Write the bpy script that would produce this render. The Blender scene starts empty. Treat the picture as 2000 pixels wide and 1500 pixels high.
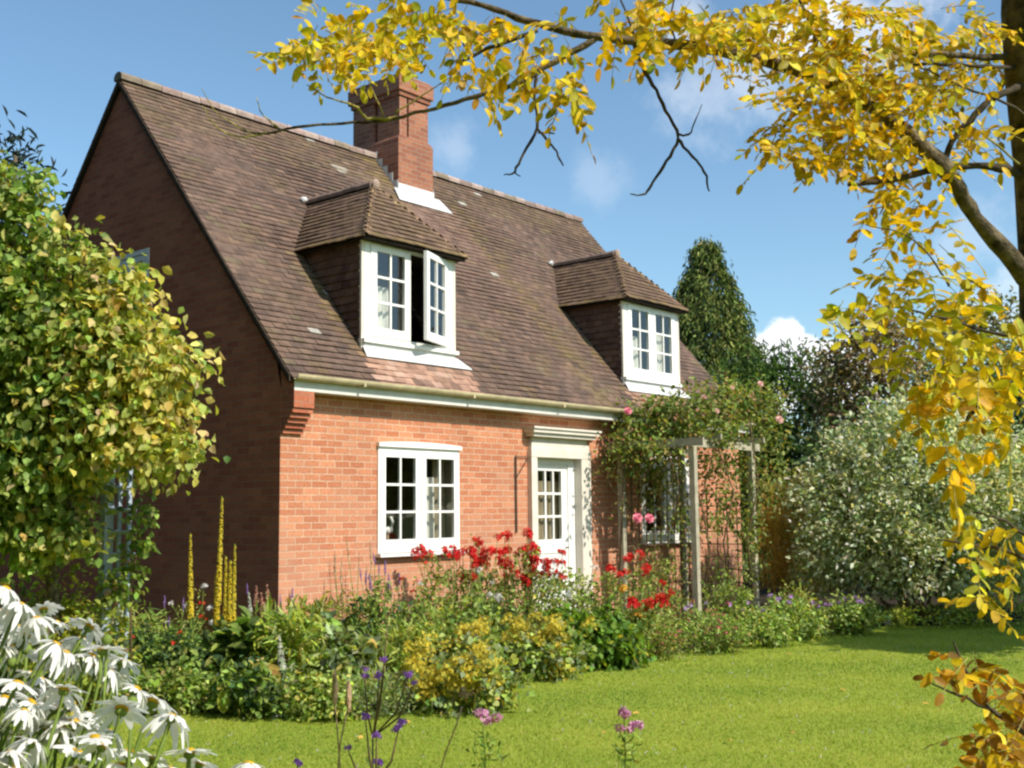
import bpy, math, random
import numpy as np
from mathutils import Vector, Matrix
rng = np.random.default_rng(7)
random.seed(7)
R_ = math.radians
scn = bpy.context.scene
COL = scn.collection

# ------------------------------------------------------------------ camera
F_PX, PITCH, YAW, ROLL = 2218.5, .1137, .865, -.0108
CAM = np.array([-7.697, -9.854, 1.6])
_cp, _sp, _cy, _sy = math.cos(PITCH), math.sin(PITCH), math.cos(YAW), math.sin(YAW)
FW = np.array([_sy*_cp, _cy*_cp, _sp]); RT = np.array([_cy, -_sy, 0.]); UP = np.cross(RT, FW)
_c, _s = math.cos(ROLL), math.sin(ROLL)
RT, UP = _c*RT+_s*UP, _c*UP-_s*RT
cam_d = bpy.data.cameras.new('camera'); cam = bpy.data.objects.new('camera', cam_d); COL.objects.link(cam)
cam_d.sensor_width = 36; cam_d.lens = F_PX*36/2000; cam_d.clip_start = .05; cam_d.clip_end = 2000
cam.matrix_world = Matrix([[RT[0], UP[0], -FW[0], CAM[0]], [RT[1], UP[1], -FW[1], CAM[1]], [RT[2], UP[2], -FW[2], CAM[2]], [0, 0, 0, 1]])
scn.camera = cam

def ray(x, y): return FW+RT*((x-1000)/F_PX)-UP*((y-750)/F_PX)
def at(x, y, d): return CAM+ray(x, y)*d
def ground(x, y, z=0.):
    r = ray(x, y); t = (z-CAM[2])/r[2]; return CAM+t*r, t

# ------------------------------------------------------------------ sky, sun, exposure
SUN_AZ, SUN_EL = R_(4), R_(43)       # azimuth measured from -Y towards +X
sund = np.array([math.sin(SUN_AZ)*math.cos(SUN_EL), -math.cos(SUN_AZ)*math.cos(SUN_EL), math.sin(SUN_EL)])
w = bpy.data.worlds.new('World'); scn.world = w; w.use_nodes = True
nt = w.node_tree; nt.nodes.clear()
def N(t, kind, **kw):
    n = t.nodes.new(kind)
    for k, v in kw.items(): setattr(n, k, v)
    return n
out = N(nt, 'ShaderNodeOutputWorld'); bg = N(nt, 'ShaderNodeBackground'); bg.inputs[1].default_value = .146
sky = N(nt, 'ShaderNodeTexSky', sky_type='NISHITA', sun_disc=False, sun_elevation=SUN_EL, sun_rotation=math.pi-SUN_AZ, altitude=50, air_density=1.0, dust_density=.9, ozone_density=1.3)
tc = N(nt, 'ShaderNodeTexCoord')
noi = N(nt, 'ShaderNodeTexNoise'); noi.inputs['Scale'].default_value = 26; noi.inputs['Detail'].default_value = 7; noi.inputs['Roughness'].default_value = .6
nt.links.new(tc.outputs['Generated'], noi.inputs['Vector'])
clouds = [(1500, 690, 46, 1., 10), (1532, 668, 44, 1., 10), (1575, 705, 55, 1., 10), (1612, 695, 40, 1., 12), (1660, 705, 50, .9, 14), (1500, 740, 80, .95, 14), (1640, 740, 80, .9, 14), (1720, 700, 60, .6, 25),
          (890, 296, 44, .2, 46), (1165, 352, 50, .16, 54), (1385, 185, 80, .30, 80), (1470, 150, 80, .34, 70), (1560, 60, 90, .75, 60), (1330, 40, 60, .35, 50), (1990, 600, 80, .4, 50), (1900, 470, 70, .2, 50), (1720, 60, 90, .5, 60)]
cur = None
for (px, py, rad, strg, soft) in clouds:
    d = ray(px, py); d = d/np.linalg.norm(d)
    dist = N(nt, 'ShaderNodeVectorMath', operation='DISTANCE'); dist.inputs[1].default_value = tuple(d)
    nt.links.new(tc.outputs['Generated'], dist.inputs[0])
    nz = N(nt, 'ShaderNodeMath', operation='MULTIPLY_ADD'); nz.inputs[1].default_value = -(1.5 if strg > .8 else 3.)*rad/F_PX; nz.inputs[2].default_value = (.75 if strg > .8 else 1.5)*rad/F_PX
    nt.links.new(noi.outputs['Fac'], nz.inputs[0])
    ad = N(nt, 'ShaderNodeMath', operation='ADD'); nt.links.new(dist.outputs['Value'], ad.inputs[0]); nt.links.new(nz.outputs[0], ad.inputs[1])
    mr = N(nt, 'ShaderNodeMapRange', interpolation_type='SMOOTHSTEP')
    mr.inputs['From Min'].default_value = (rad+soft*.5)/F_PX; mr.inputs['From Max'].default_value = max(rad-soft, 0)/F_PX
    mr.inputs['To Min'].default_value = 0; mr.inputs['To Max'].default_value = strg
    nt.links.new(ad.outputs[0], mr.inputs['Value'])
    if cur is None: cur = mr.outputs['Result']
    else:
        mx = N(nt, 'ShaderNodeMath', operation='MAXIMUM'); nt.links.new(cur, mx.inputs[0]); nt.links.new(mr.outputs['Result'], mx.inputs[1]); cur = mx.outputs[0]
cmix = N(nt, 'ShaderNodeMix', data_type='RGBA'); cmix.inputs['B'].default_value = (6.9, 7.0, 7.2, 1)
hsv = N(nt, 'ShaderNodeHueSaturation'); hsv.inputs['Saturation'].default_value = 1.0; hsv.inputs['Value'].default_value = 1.0
wbal = N(nt, 'ShaderNodeVectorMath', operation='MULTIPLY'); wbal.inputs[1].default_value = (.84, 1.0, 1.01)
nt.links.new(sky.outputs[0], hsv.inputs['Color']); nt.links.new(hsv.outputs[0], wbal.inputs[0]); nt.links.new(wbal.outputs[0], cmix.inputs['A']); nt.links.new(cur, cmix.inputs['Factor'])
nt.links.new(cmix.outputs['Result'], bg.inputs[0]); nt.links.new(bg.outputs[0], out.inputs[0])
sl = bpy.data.lights.new('sun', 'SUN'); sl.energy = 4.6; sl.angle = R_(.53); sl.color = (1., .93, .82)
so = bpy.data.objects.new('sun', sl); COL.objects.link(so); so.rotation_euler = Vector(-sund).to_track_quat('-Z', 'Y').to_euler(); so.location = (0, -20, 20)
scn.view_settings.view_transform = 'Standard'; scn.view_settings.look = 'None'; scn.view_settings.exposure = .29; scn.view_settings.gamma = 1
scn.cycles.filter_width = 2.4
scn.cycles.max_bounces = 7; scn.cycles.diffuse_bounces = 3; scn.cycles.transparent_max_bounces = 8; scn.cycles.caustics_reflective = False; scn.cycles.caustics_refractive = False

# ------------------------------------------------------------------ helpers
def tag(o, label=None, cat=None, group=None, kind=None):
    if label: o['label'] = label
    if cat: o['category'] = cat
    if group: o['group'] = group
    if kind: o['kind'] = kind
    return o
def wloc(p):
    v = np.zeros(3)
    while p is not None: v = v+np.array(p.location); p = p.parent
    return v
def link(o, parent):
    COL.objects.link(o)
    if parent is not None: o.parent = parent
    return o
def thing(name, label, cat, loc, group=None):
    o = bpy.data.objects.new(name, None); COL.objects.link(o); o.location = tuple(float(a) for a in loc); o.empty_display_size = .1
    return tag(o, label, cat, group)
def empty(name, parent):
    o = bpy.data.objects.new(name, None); return link(o, parent)

class MB:
    """collects shapes in world coordinates, links them as one mesh object"""
    def __init__(s): s.v = []; s.f = []; s.c = []
    def add(s, vs, fs, col=None):
        n = len(s.v); s.v += [tuple(map(float, q)) for q in vs]; s.f += [tuple(i+n for i in q) for q in fs]
        s.c += [col or (1, 1, 1)]*len(vs)
    def box(s, a, b, col=None):
        (x0, y0, z0), (x1, y1, z1) = a, b
        s.add([(x0, y0, z0), (x1, y0, z0), (x1, y1, z0), (x0, y1, z0), (x0, y0, z1), (x1, y0, z1), (x1, y1, z1), (x0, y1, z1)],
              [(0, 3, 2, 1), (4, 5, 6, 7), (0, 1, 5, 4), (1, 2, 6, 5), (2, 3, 7, 6), (3, 0, 4, 7)], col)
    def obox(s, o, ux, uy, uz, a, b, col=None):
        o, ux, uy, uz = map(np.array, (o, ux, uy, uz)); P = []
        for z in (a[2], b[2]):
            for (x, y) in ((a[0], a[1]), (b[0], a[1]), (b[0], b[1]), (a[0], b[1])): P.append(o+ux*x+uy*y+uz*z)
        s.add(P, [(0, 3, 2, 1), (4, 5, 6, 7), (0, 1, 5, 4), (1, 2, 6, 5), (2, 3, 7, 6), (3, 0, 4, 7)], col)
    def prism(s, poly, d, col=None):
        n = len(poly); poly = [np.array(p, float) for p in poly]; d = np.array(d, float)
        s.add(poly+[p+d for p in poly], [tuple(range(n))[::-1], tuple(range(n, 2*n))]+[(i, (i+1) % n, n+(i+1) % n, n+i) for i in range(n)], col)
    def tube(s, pts, rad, n=6, col=None):
        pts = [np.array(p, float) for p in pts]; m = len(pts)
        if not hasattr(rad, '__len__'): rad = [rad]*m
        V = []; up = np.array([.31, .17, .93])
        for i, p in enumerate(pts):
            t = pts[min(i+1, m-1)]-pts[max(i-1, 0)]; t = t/(np.linalg.norm(t)+1e-9)
            a = np.cross(t, up)
            if np.linalg.norm(a) < .05: a = np.cross(t, [1, 0, 0])
            a /= np.linalg.norm(a); b = np.cross(t, a)
            for k in range(n):
                q = 2*math.pi*k/n; V.append(p+rad[i]*(a*math.cos(q)+b*math.sin(q)))
        fs = [(i*n+k, i*n+(k+1) % n, (i+1)*n+(k+1) % n, (i+1)*n+k) for i in range(m-1) for k in range(n)]
        fs += [tuple(range(n))[::-1], tuple(range((m-1)*n, m*n))]
        s.add(V, fs, col)
    def blob(s, c, r, nu=8, nv=6, jit=0, col=None):
        V = []; r = np.array(r)*np.ones(3)
        for j in range(1, nv):
            for i in range(nu):
                t = math.pi*j/nv; p = 2*math.pi*i/nu; k = 1+jit*(random.random()-.5)
                V.append(np.array(c)+r*k*np.array([math.sin(t)*math.cos(p), math.sin(t)*math.sin(p), math.cos(t)]))
        V += [np.array(c)+r*[0, 0, 1], np.array(c)-r*[0, 0, 1]]; a = len(V)-2
        fs = [(j*nu+i, j*nu+(i+1) % nu, (j+1)*nu+(i+1) % nu, (j+1)*nu+i)[::-1] for j in range(nv-2) for i in range(nu)]
        fs += [(a, i, (i+1) % nu) for i in range(nu)]+[(a+1, (nv-2)*nu+(i+1) % nu, (nv-2)*nu+i) for i in range(nu)]
        s.add(V, fs, col)
    def build(s, name, mat, parent=None, smooth=False, uv=True, col=False):
        me = bpy.data.meshes.new(name); V = np.array(s.v, float)
        o3 = wloc(parent)
        me.from_pydata([tuple(q) for q in (V-o3)], [], s.f)
        if uv:
            l = me.uv_layers.new(name='UVMap'); vi = np.zeros(len(me.loops), int); me.loops.foreach_get('vertex_index', vi)
            uvs = np.zeros((len(me.loops), 2))
            for p in me.polygons:
                n = p.normal; ax, ay, az = abs(n.x), abs(n.y), abs(n.z)
                idx = vi[p.loop_start:p.loop_start+p.loop_total]; W = V[idx]
                if az > ax and az > ay: q = W[:, :2]
                elif ay >= ax: q = W[:, [0, 2]]
                else: q = W[:, [1, 2]]
                uvs[p.loop_start:p.loop_start+p.loop_total] = q
            l.data.foreach_set('uv', uvs.ravel())
        if col:
            a = me.attributes.new('Col', 'FLOAT_COLOR', 'POINT'); c4 = np.ones((len(V), 4)); c4[:, :3] = np.array(s.c); a.data.foreach_set('color', c4.ravel())
        if smooth: me.polygons.foreach_set('use_smooth', [True]*len(me.polygons))
        me.materials.append(mat); me.update()
        return link(bpy.data.objects.new(name, me), parent)

# leaf templates: along, across, up
T_DIA = (np.array([(0, 0, 0), (.36, .5, .10), (.72, .36, .02), (1, 0, -.16), (.72, -.36, .02), (.36, -.5, .10)]), [(0, 3, 2, 1), (0, 5, 4, 3)])
T_OVAL = (np.array([(0, 0, 0), (.2, .38, .05), (.5, .5, .07), (.82, .36, .02), (1, 0, -.06), (.82, -.36, .02), (.5, -.5, .07), (.2, -.38, .05), (.2, 0, 0), (.5, 0, 0), (.82, 0, -.04)]),
          [(0, 8, 1), (8, 9, 2, 1), (9, 10, 3, 2), (10, 4, 3), (0, 7, 8), (8, 7, 6, 9), (9, 6, 5, 10), (10, 5, 4)])
T_BLADE = (np.array([(0, -.5, 0), (0, .5, 0), (.6, .3, .06), (.6, -.3, .06), (1, 0, 0)]), [(0, 1, 2, 3), (3, 2, 4)])
T_TRI = (np.array([(0, -.5, 0), (0, .5, 0), (1, 0, 0)]), [(0, 1, 2)])
def nrm(a): return a/(np.linalg.norm(a, axis=-1, keepdims=True)+1e-9)
def mesh_np(name, V, tmpl_faces, n_inst, n_tv, mat, parent, C=None, smooth=False):
    me = bpy.data.meshes.new(name)
    li = np.concatenate([np.array(f) for f in tmpl_faces]); lt = np.array([len(f) for f in tmpl_faces])
    L = (li[None, :]+np.arange(n_inst)[:, None]*n_tv).ravel(); tot = np.tile(lt, n_inst); st = np.concatenate([[0], np.cumsum(tot)[:-1]])
    me.vertices.add(len(V)); me.vertices.foreach_set('co', (V-wloc(parent)).astype(np.float32).ravel())
    me.loops.add(len(L)); me.loops.foreach_set('vertex_index', L.astype(np.int32))
    me.polygons.add(len(tot)); me.polygons.foreach_set('loop_start', st.astype(np.int32)); me.polygons.foreach_set('loop_total', tot.astype(np.int32))
    if C is not None:
        a = me.attributes.new('Col', 'FLOAT_COLOR', 'POINT'); c4 = np.ones((len(V), 4), np.float32); c4[:, :3] = np.repeat(C, n_tv, 0); a.data.foreach_set('color', c4.ravel())
    if smooth: me.polygons.foreach_set('use_smooth', np.ones(len(tot), bool))
    me.materials.append(mat); me.update(calc_edges=True); me.validate()
    return link(bpy.data.objects.new(name, me), parent)
def palette(n, pal, jit=.22):
    wts = np.array([p[0] for p in pal], float); wts /= wts.sum(); cs = np.array([p[1] for p in pal])
    c = cs[rng.choice(len(pal), n, p=wts)]
    return np.clip(c*(1+jit*rng.standard_normal((n, 1)))*(1+.07*rng.standard_normal((n, 3))), .004, .9)
def leaves(name, P, T, Nn, L, W, mat, parent, C, tmpl=T_DIA, smooth=False):
    P = np.asarray(P); n = len(P); T = nrm(T); S = nrm(np.cross(Nn, T)); Nn = np.cross(T, S)
    L = np.broadcast_to(L, (n,))[:, None, None]; W = np.broadcast_to(W, (n,))[:, None, None]; tv = tmpl[0]
    V = P[:, None, :]+T[:, None, :]*tv[None, :, 0:1]*L+S[:, None, :]*tv[None, :, 1:2]*W+Nn[:, None, :]*tv[None, :, 2:3]*L
    return mesh_np(name, V.reshape(-1, 3), tmpl[1], n, len(tv), mat, parent, C, smooth)
def cluster_pts(ells, ncl, per, spread, shell=.55, zmin=None):
    """ellipsoids (cx,cy,cz,rx,ry,rz): cluster centres in the outer shell, leaves gathered round them"""
    vol = np.array([e[3]*e[4]*e[5] for e in ells])**.75; pick = rng.choice(len(ells), ncl, p=vol/vol.sum())
    E = np.array(ells)[pick]; d = nrm(rng.standard_normal((ncl, 3))); r = (shell**3+(1-shell**3)*rng.random((ncl, 1)))**(1/3)
    cc = E[:, :3]+d*r*E[:, 3:]
    # drop centres lying deep inside another ellipsoid
    keep = np.ones(ncl, bool)
    for e in ells:
        q = (((cc-np.array(e[:3]))/np.array(e[3:]))**2).sum(1); keep &= ~(q < (shell*.8)**2)
    cc, d = cc[keep], d[keep]
    k = np.maximum(3, rng.poisson(per, len(cc))); idx = np.repeat(np.arange(len(cc)), k)
    P = cc[idx]+rng.standard_normal((len(idx), 3))*spread; O = nrm(d[idx]+.35*rng.standard_normal((len(idx), 3)))
    if zmin is not None: m = P[:, 2] > zmin; P, O, idx = P[m], O[m], idx[m]
    return P, O, idx, cc
def rnd3(n): return rng.standard_normal((n, 3))

# ------------------------------------------------------------------ materials
def new_mat(name):
    m = bpy.data.materials.new(name); m.use_nodes = True; t = m.node_tree; t.nodes.clear()
    o = N(t, 'ShaderNodeOutputMaterial'); return m, t, o
def simple(name, col, rough=.6, spec=.3, var=.12, scale=6., metal=0, bump=0., bscale=60):
    m, t, o = new_mat(name); b = N(t, 'ShaderNodeBsdfPrincipled'); b.inputs['Roughness'].default_value = rough
    b.inputs['Specular IOR Level'].default_value = spec; b.inputs['Metallic'].default_value = metal
    tc = N(t, 'ShaderNodeTexCoord'); no = N(t, 'ShaderNodeTexNoise'); no.inputs['Scale'].default_value = scale; no.inputs['Detail'].default_value = 5
    t.links.new(tc.outputs['Object'], no.inputs['Vector'])
    rp = N(t, 'ShaderNodeMapRange'); rp.inputs['From Min'].default_value = .3; rp.inputs['From Max'].default_value = .7; rp.inputs['To Min'].default_value = 1-var; rp.inputs['To Max'].default_value = 1+var
    t.links.new(no.outputs['Fac'], rp.inputs['Value'])
    mu = N(t, 'ShaderNodeVectorMath', operation='SCALE'); mu.inputs[0].default_value = col; t.links.new(rp.outputs['Result'], mu.inputs['Scale'])
    t.links.new(mu.outputs[0], b.inputs['Base Color']); t.links.new(b.outputs[0], o.inputs[0])
    if bump:
        n2 = N(t, 'ShaderNodeTexNoise'); n2.inputs['Scale'].default_value = bscale; n2.inputs['Detail'].default_value = 4; t.links.new(tc.outputs['Object'], n2.inputs['Vector'])
        bu = N(t, 'ShaderNodeBump'); bu.inputs['Strength'].default_value = bump; bu.inputs['Distance'].default_value = .01
        t.links.new(n2.outputs['Fac'], bu.inputs['Height']); t.links.new(bu.outputs[0], b.inputs['Normal'])
    return m
def vcol(name, rough=.75, trans=0., spec=.2, tint=(1, 1, 1), nscale=0, nvar=.2, bump=0.):
    """colour from the per-piece Col attribute (a leaf's, tile's or petal's own colour, plus lap shade painted on tile edges)"""
    m, t, o = new_mat(name); at_ = N(t, 'ShaderNodeAttribute', attribute_name='Col'); c = at_.outputs['Color']
    tc = N(t, 'ShaderNodeTexCoord')
    if nscale:
        no = N(t, 'ShaderNodeTexNoise'); no.inputs['Scale'].default_value = nscale; no.inputs['Detail'].default_value = 5
        t.links.new(tc.outputs['Object'], no.inputs['Vector'])
        rp = N(t, 'ShaderNodeMapRange'); rp.inputs['From Min'].default_value = .3; rp.inputs['From Max'].default_value = .7; rp.inputs['To Min'].default_value = 1-nvar; rp.inputs['To Max'].default_value = 1+nvar
        t.links.new(no.outputs['Fac'], rp.inputs['Value'])
        mu = N(t, 'ShaderNodeVectorMath', operation='SCALE'); t.links.new(c, mu.inputs[0]); t.links.new(rp.outputs['Result'], mu.inputs['Scale']); c = mu.outputs[0]
    b = N(t, 'ShaderNodeBsdfPrincipled'); b.inputs['Roughness'].default_value = rough; b.inputs['Specular IOR Level'].default_value = spec
    t.links.new(c, b.inputs['Base Color'])
    if bump:
        n2 = N(t, 'ShaderNodeTexNoise'); n2.inputs['Scale'].default_value = 70; n2.inputs['Detail'].default_value = 4; t.links.new(tc.outputs['Object'], n2.inputs['Vector'])
        bu = N(t, 'ShaderNodeBump'); bu.inputs['Strength'].default_value = bump; bu.inputs['Distance'].default_value = .01
        t.links.new(n2.outputs['Fac'], bu.inputs['Height']); t.links.new(bu.outputs[0], b.inputs['Normal'])
    if trans:
        tr = N(t, 'ShaderNodeBsdfTranslucent'); mt = N(t, 'ShaderNodeVectorMath', operation='MULTIPLY'); mt.inputs[1].default_value = tint
        t.links.new(c, mt.inputs[0]); t.links.new(mt.outputs[0], tr.inputs['Color'])
        mx = N(t, 'ShaderNodeMixShader'); mx.inputs[0].default_value = trans; t.links.new(b.outputs[0], mx.inputs[1]); t.links.new(tr.outputs[0], mx.inputs[2]); t.links.new(mx.outputs[0], o.inputs[0])
    else: t.links.new(b.outputs[0], o.inputs[0])
    return m
def brick_mat(name='brickwork', c1=(.60, .26, .14, 1), c2=(.46, .165, .085, 1), mo=(.60, .42, .29, 1), pale=(.60, .36, .25, 1)):
    m, t, o = new_mat(name); b = N(t, 'ShaderNodeBsdfPrincipled'); b.inputs['Roughness'].default_value = .85; b.inputs['Specular IOR Level'].default_value = .15
    uv = N(t, 'ShaderNodeUVMap'); br = N(t, 'ShaderNodeTexBrick'); br.offset = .5
    br.inputs['Scale'].default_value = 1; br.inputs['Mortar Size'].default_value = .0062; br.inputs['Mortar Smooth'].default_value = .25; br.inputs['Brick Width'].default_value = .222; br.inputs['Row Height'].default_value = .0765; br.inputs['Bias'].default_value = 0
    br.inputs['Color1'].default_value = c1; br.inputs['Color2'].default_value = c2; br.inputs['Mortar'].default_value = mo
    wob = N(t, 'ShaderNodeTexNoise'); wob.inputs['Scale'].default_value = 9; wob.inputs['Detail'].default_value = 3
    t.links.new(uv.outputs[0], wob.inputs['Vector'])
    wa = N(t, 'ShaderNodeVectorMath', operation='MULTIPLY_ADD'); wa.inputs[1].default_value = (.012, .008, 0); t.links.new(wob.outputs['Color'], wa.inputs[0]); t.links.new(uv.outputs[0], wa.inputs[2])
    t.links.new(wa.outputs[0], br.inputs['Vector'])
    n1 = N(t, 'ShaderNodeTexNoise'); n1.inputs['Scale'].default_value = 1.3; n1.inputs['Detail'].default_value = 7; n1.inputs['Roughness'].default_value = .65
    t.links.new(uv.outputs[0], n1.inputs['Vector'])
    n3 = N(t, 'ShaderNodeTexNoise'); n3.inputs['Scale'].default_value = 38; n3.inputs['Detail'].default_value = 4; t.links.new(uv.outputs[0], n3.inputs['Vector'])
    mp = N(t, 'ShaderNodeMapRange'); mp.inputs['From Min'].default_value = .3; mp.inputs['From Max'].default_value = .7; mp.inputs['To Min'].default_value = .8; mp.inputs['To Max'].default_value = 1.16; t.links.new(n3.outputs['Fac'], mp.inputs['Value'])
    sc = N(t, 'ShaderNodeVectorMath', operation='SCALE'); t.links.new(br.outputs['Color'], sc.inputs[0]); t.links.new(mp.outputs['Result'], sc.inputs['Scale'])
    mq = N(t, 'ShaderNodeMapRange'); mq.inputs['From Min'].default_value = .3; mq.inputs['From Max'].default_value = .7; mq.inputs['To Min'].default_value = 1.1; mq.inputs['To Max'].default_value = .84; t.links.new(n1.outputs['Fac'], mq.inputs['Value'])
    s2 = N(t, 'ShaderNodeVectorMath', operation='SCALE'); t.links.new(sc.outputs[0], s2.inputs[0]); t.links.new(mq.outputs['Result'], s2.inputs['Scale']); sc = s2
    # pale bloom on the bricks, stronger low on the wall
    sep = N(t, 'ShaderNodeSeparateXYZ'); t.links.new(uv.outputs[0], sep.inputs[0])
    hz = N(t, 'ShaderNodeMapRange'); hz.inputs['From Min'].default_value = 2.4; hz.inputs['From Max'].default_value = .2; hz.inputs['To Min'].default_value = -.06; hz.inputs['To Max'].default_value = .3; t.links.new(sep.outputs['Y'], hz.inputs['Value'])
    ad = N(t, 'ShaderNodeMath', operation='ADD'); t.links.new(n1.outputs['Fac'], ad.inputs[0]); t.links.new(hz.outputs['Result'], ad.inputs[1])
    mr = N(t, 'ShaderNodeMapRange'); mr.inputs['From Min'].default_value = .5; mr.inputs['From Max'].default_value = .95; mr.inputs['To Max'].default_value = .55; t.links.new(ad.outputs[0], mr.inputs['Value'])
    mx = N(t, 'ShaderNodeMix', data_type='RGBA'); mx.inputs['B'].default_value = pale; t.links.new(mr.outputs['Result'], mx.inputs['Factor']); t.links.new(sc.outputs[0], mx.inputs['A'])
    t.links.new(mx.outputs['Result'], b.inputs['Base Color'])
    bu = N(t, 'ShaderNodeBump', invert=True); bu.inputs['Strength'].default_value = .6; bu.inputs['Distance'].default_value = .006; t.links.new(br.outputs['Fac'], bu.inputs['Height'])
    b2 = N(t, 'ShaderNodeBump'); b2.inputs['Strength'].default_value = .35; b2.inputs['Distance'].default_value = .004; t.links.new(n3.outputs['Fac'], b2.inputs['Height']); t.links.new(bu.outputs[0], b2.inputs['Normal'])
    t.links.new(b2.outputs[0], b.inputs['Normal']); t.links.new(b.outputs[0], o.inputs[0])
    return m
def glass_mat():
    m, t, o = new_mat('window glass'); tr = N(t, 'ShaderNodeBsdfTransparent'); tr.inputs[0].default_value = (.93, .95, .94, 1)
    gl = N(t, 'ShaderNodeBsdfGlossy'); gl.inputs['Roughness'].default_value = .02; ge = N(t, 'ShaderNodeNewGeometry'); dt = N(t, 'ShaderNodeVectorMath', operation='DOT_PRODUCT'); t.links.new(ge.outputs['Incoming'], dt.inputs[0]); t.links.new(ge.outputs['Normal'], dt.inputs[1])
    ab = N(t, 'ShaderNodeMath', operation='ABSOLUTE'); t.links.new(dt.outputs['Value'], ab.inputs[0]); om = N(t, 'ShaderNodeMath', operation='SUBTRACT', use_clamp=True); om.inputs[0].default_value = 1; t.links.new(ab.outputs[0], om.inputs[1])
    pw = N(t, 'ShaderNodeMath', operation='POWER'); t.links.new(om.outputs[0], pw.inputs[0]); pw.inputs[1].default_value = 5
    fr = N(t, 'ShaderNodeMath', operation='MULTIPLY_ADD'); t.links.new(pw.outputs[0], fr.inputs[0]); fr.inputs[1].default_value = .87; fr.inputs[2].default_value = .13
    no = N(t, 'ShaderNodeTexNoise'); no.inputs['Scale'].default_value = 2.2; tc = N(t, 'ShaderNodeTexCoord'); t.links.new(tc.outputs['Object'], no.inputs['Vector'])
    bu = N(t, 'ShaderNodeBump'); bu.inputs['Strength'].default_value = .05; bu.inputs['Distance'].default_value = .05; t.links.new(no.outputs['Fac'], bu.inputs['Height']); t.links.new(bu.outputs[0], gl.inputs['Normal'])
    mx = N(t, 'ShaderNodeMixShader'); t.links.new(fr.outputs[0], mx.inputs[0]); t.links.new(tr.outputs[0], mx.inputs[1]); t.links.new(gl.outputs[0], mx.inputs[2]); t.links.new(mx.outputs[0], o.inputs[0])
    return m
def lawn_mat():
    m, t, o = new_mat('lawn turf'); b = N(t, 'ShaderNodeBsdfPrincipled'); b.inputs['Roughness'].default_value = .9; b.inputs['Specular IOR Level'].default_value = .1
    tc = N(t, 'ShaderNodeTexCoord'); n1 = N(t, 'ShaderNodeTexNoise'); n1.inputs['Scale'].default_value = .8; n1.inputs['Detail'].default_value = 8; n1.inputs['Roughness'].default_value = .7; t.links.new(tc.outputs['Object'], n1.inputs['Vector'])
    cr = N(t, 'ShaderNodeValToRGB'); e = cr.color_ramp.elements; e[0].position = .3; e[0].color = (.21, .275, .032, 1); e[1].position = .72; e[1].color = (.32, .35, .05, 1)
    t.links.new(n1.outputs['Fac'], cr.inputs[0]); t.links.new(cr.outputs[0], b.inputs['Base Color']); t.links.new(b.outputs[0], o.inputs[0])
    return m
M = dict(
    brick=brick_mat(), gable=brick_mat('red gable brick darkened for shade', (.54, .185, .098, 1), (.38, .113, .063, 1), (.40, .21, .14, 1), (.52, .25, .17, 1)), stack=brick_mat('sooty chimney brick', (.40, .165, .095, 1), (.28, .105, .065, 1), (.34, .25, .19, 1), (.36, .22, .16, 1)), glass=glass_mat(), lawn=lawn_mat(),  # gable brick: redder copy of the brickwork, darkened to paint in wall shade
    white=simple('white window paint', (.83, .82, .78), .4, .4, .03, 8),
    stone=simple('cream painted stone', (.70, .64, .55), .7, .2, .08, 5),
    gutter=simple('weathered cream gutter', (.54, .46, .28), .5, .3, .18, 7),
    fascia=simple('pale blue grey fascia paint', (.66, .645, .59), .5, .3, .08, 6),
    lead=simple('pale lead flashing', (.60, .60, .585), .45, .4, .1, 9),
    vmort=simple('dark verge mortar', (.085, .06, .045), .9, .1, .3, 12),
    dark=simple('dark roof underlay', (.035, .028, .022), .9, .1),
    plaster=simple('room plaster', (.42, .36, .27), .9, .1),
    floorb=simple('floor boards', (.16, .10, .055), .8, .1),
    curtain=simple('pale curtain cloth', (.72, .70, .62), .9, .1),
    tan=simple('tan curtain cloth', (.36, .29, .19), .9, .1),
    oak=simple('weathered pale post timber', (.40, .365, .27), .8, .15, .22, 9, bump=.3),
    blueg=simple('blue grey trellis paint', (.40, .46, .55), .6, .2, .1, 6),
    iron=simple('dark iron rod', (.06, .045, .035), .6, .3),
    bark=simple('lichened bark', (.125, .10, .062), .9, .1, .75, 24, bump=1., bscale=55),
    twig=simple('dark twig bark', (.075, .06, .04), .9, .1, .4, 22, bump=.6),
    lichen=simple('lichen green twig', (.30, .27, .08), .9, .1, .45, 26, bump=.5),
    soil=simple('dark garden soil', (.040, .031, .020), .95, .05, .4, 5, bump=.7, bscale=30),
    ground=simple('rough grass field', (.07, .10, .025), .95, .05, .3, .3),
    stem=simple('green plant stem', (.14, .20, .035), .7, .2, .2, 9),
    brownstem=simple('brown plant stem', (.16, .11, .06), .8, .1, .25, 9),
    beige=simple('dry beige seed head', (.46, .31, .19), .9, .1, .2, 60, bump=.8),
    white_petal=vcol('white petals', .6, .4, .2, (1, 1, 1)),
    disc=simple('yellow daisy disc', (.75, .45, .02), .8, .1, .25, 160, bump=.8, bscale=300),
    petal=vcol('coloured petals', .6, .25, .2, (1.15, 1, 1)),
    leaf=vcol('garden leaf', .55, .42, .3, (1.5, 1.35, .6), 24, .24),
    gold=vcol('golden robinia leaf', .5, .45, .3, (1.25, 1.04, .6), 55, .28),
    needle=vcol('conifer spray', .7, .15, .15, (1.3, 1.3, .7), 1.2, .25),
    grass=vcol('grass blade', .6, .35, .2, (1.3, 1.25, .6)),
    tile=vcol('clay roof tile', .85, 0, .15, nscale=9, nvar=.22, bump=.35),
    fallen=simple('fallen yellow leaf', (.55, .33, .07), .8, .1, .2, 30),
    porcelain=simple('white glazed ornament', (.75, .73, .68), .3, .5, .05),
)

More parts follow.
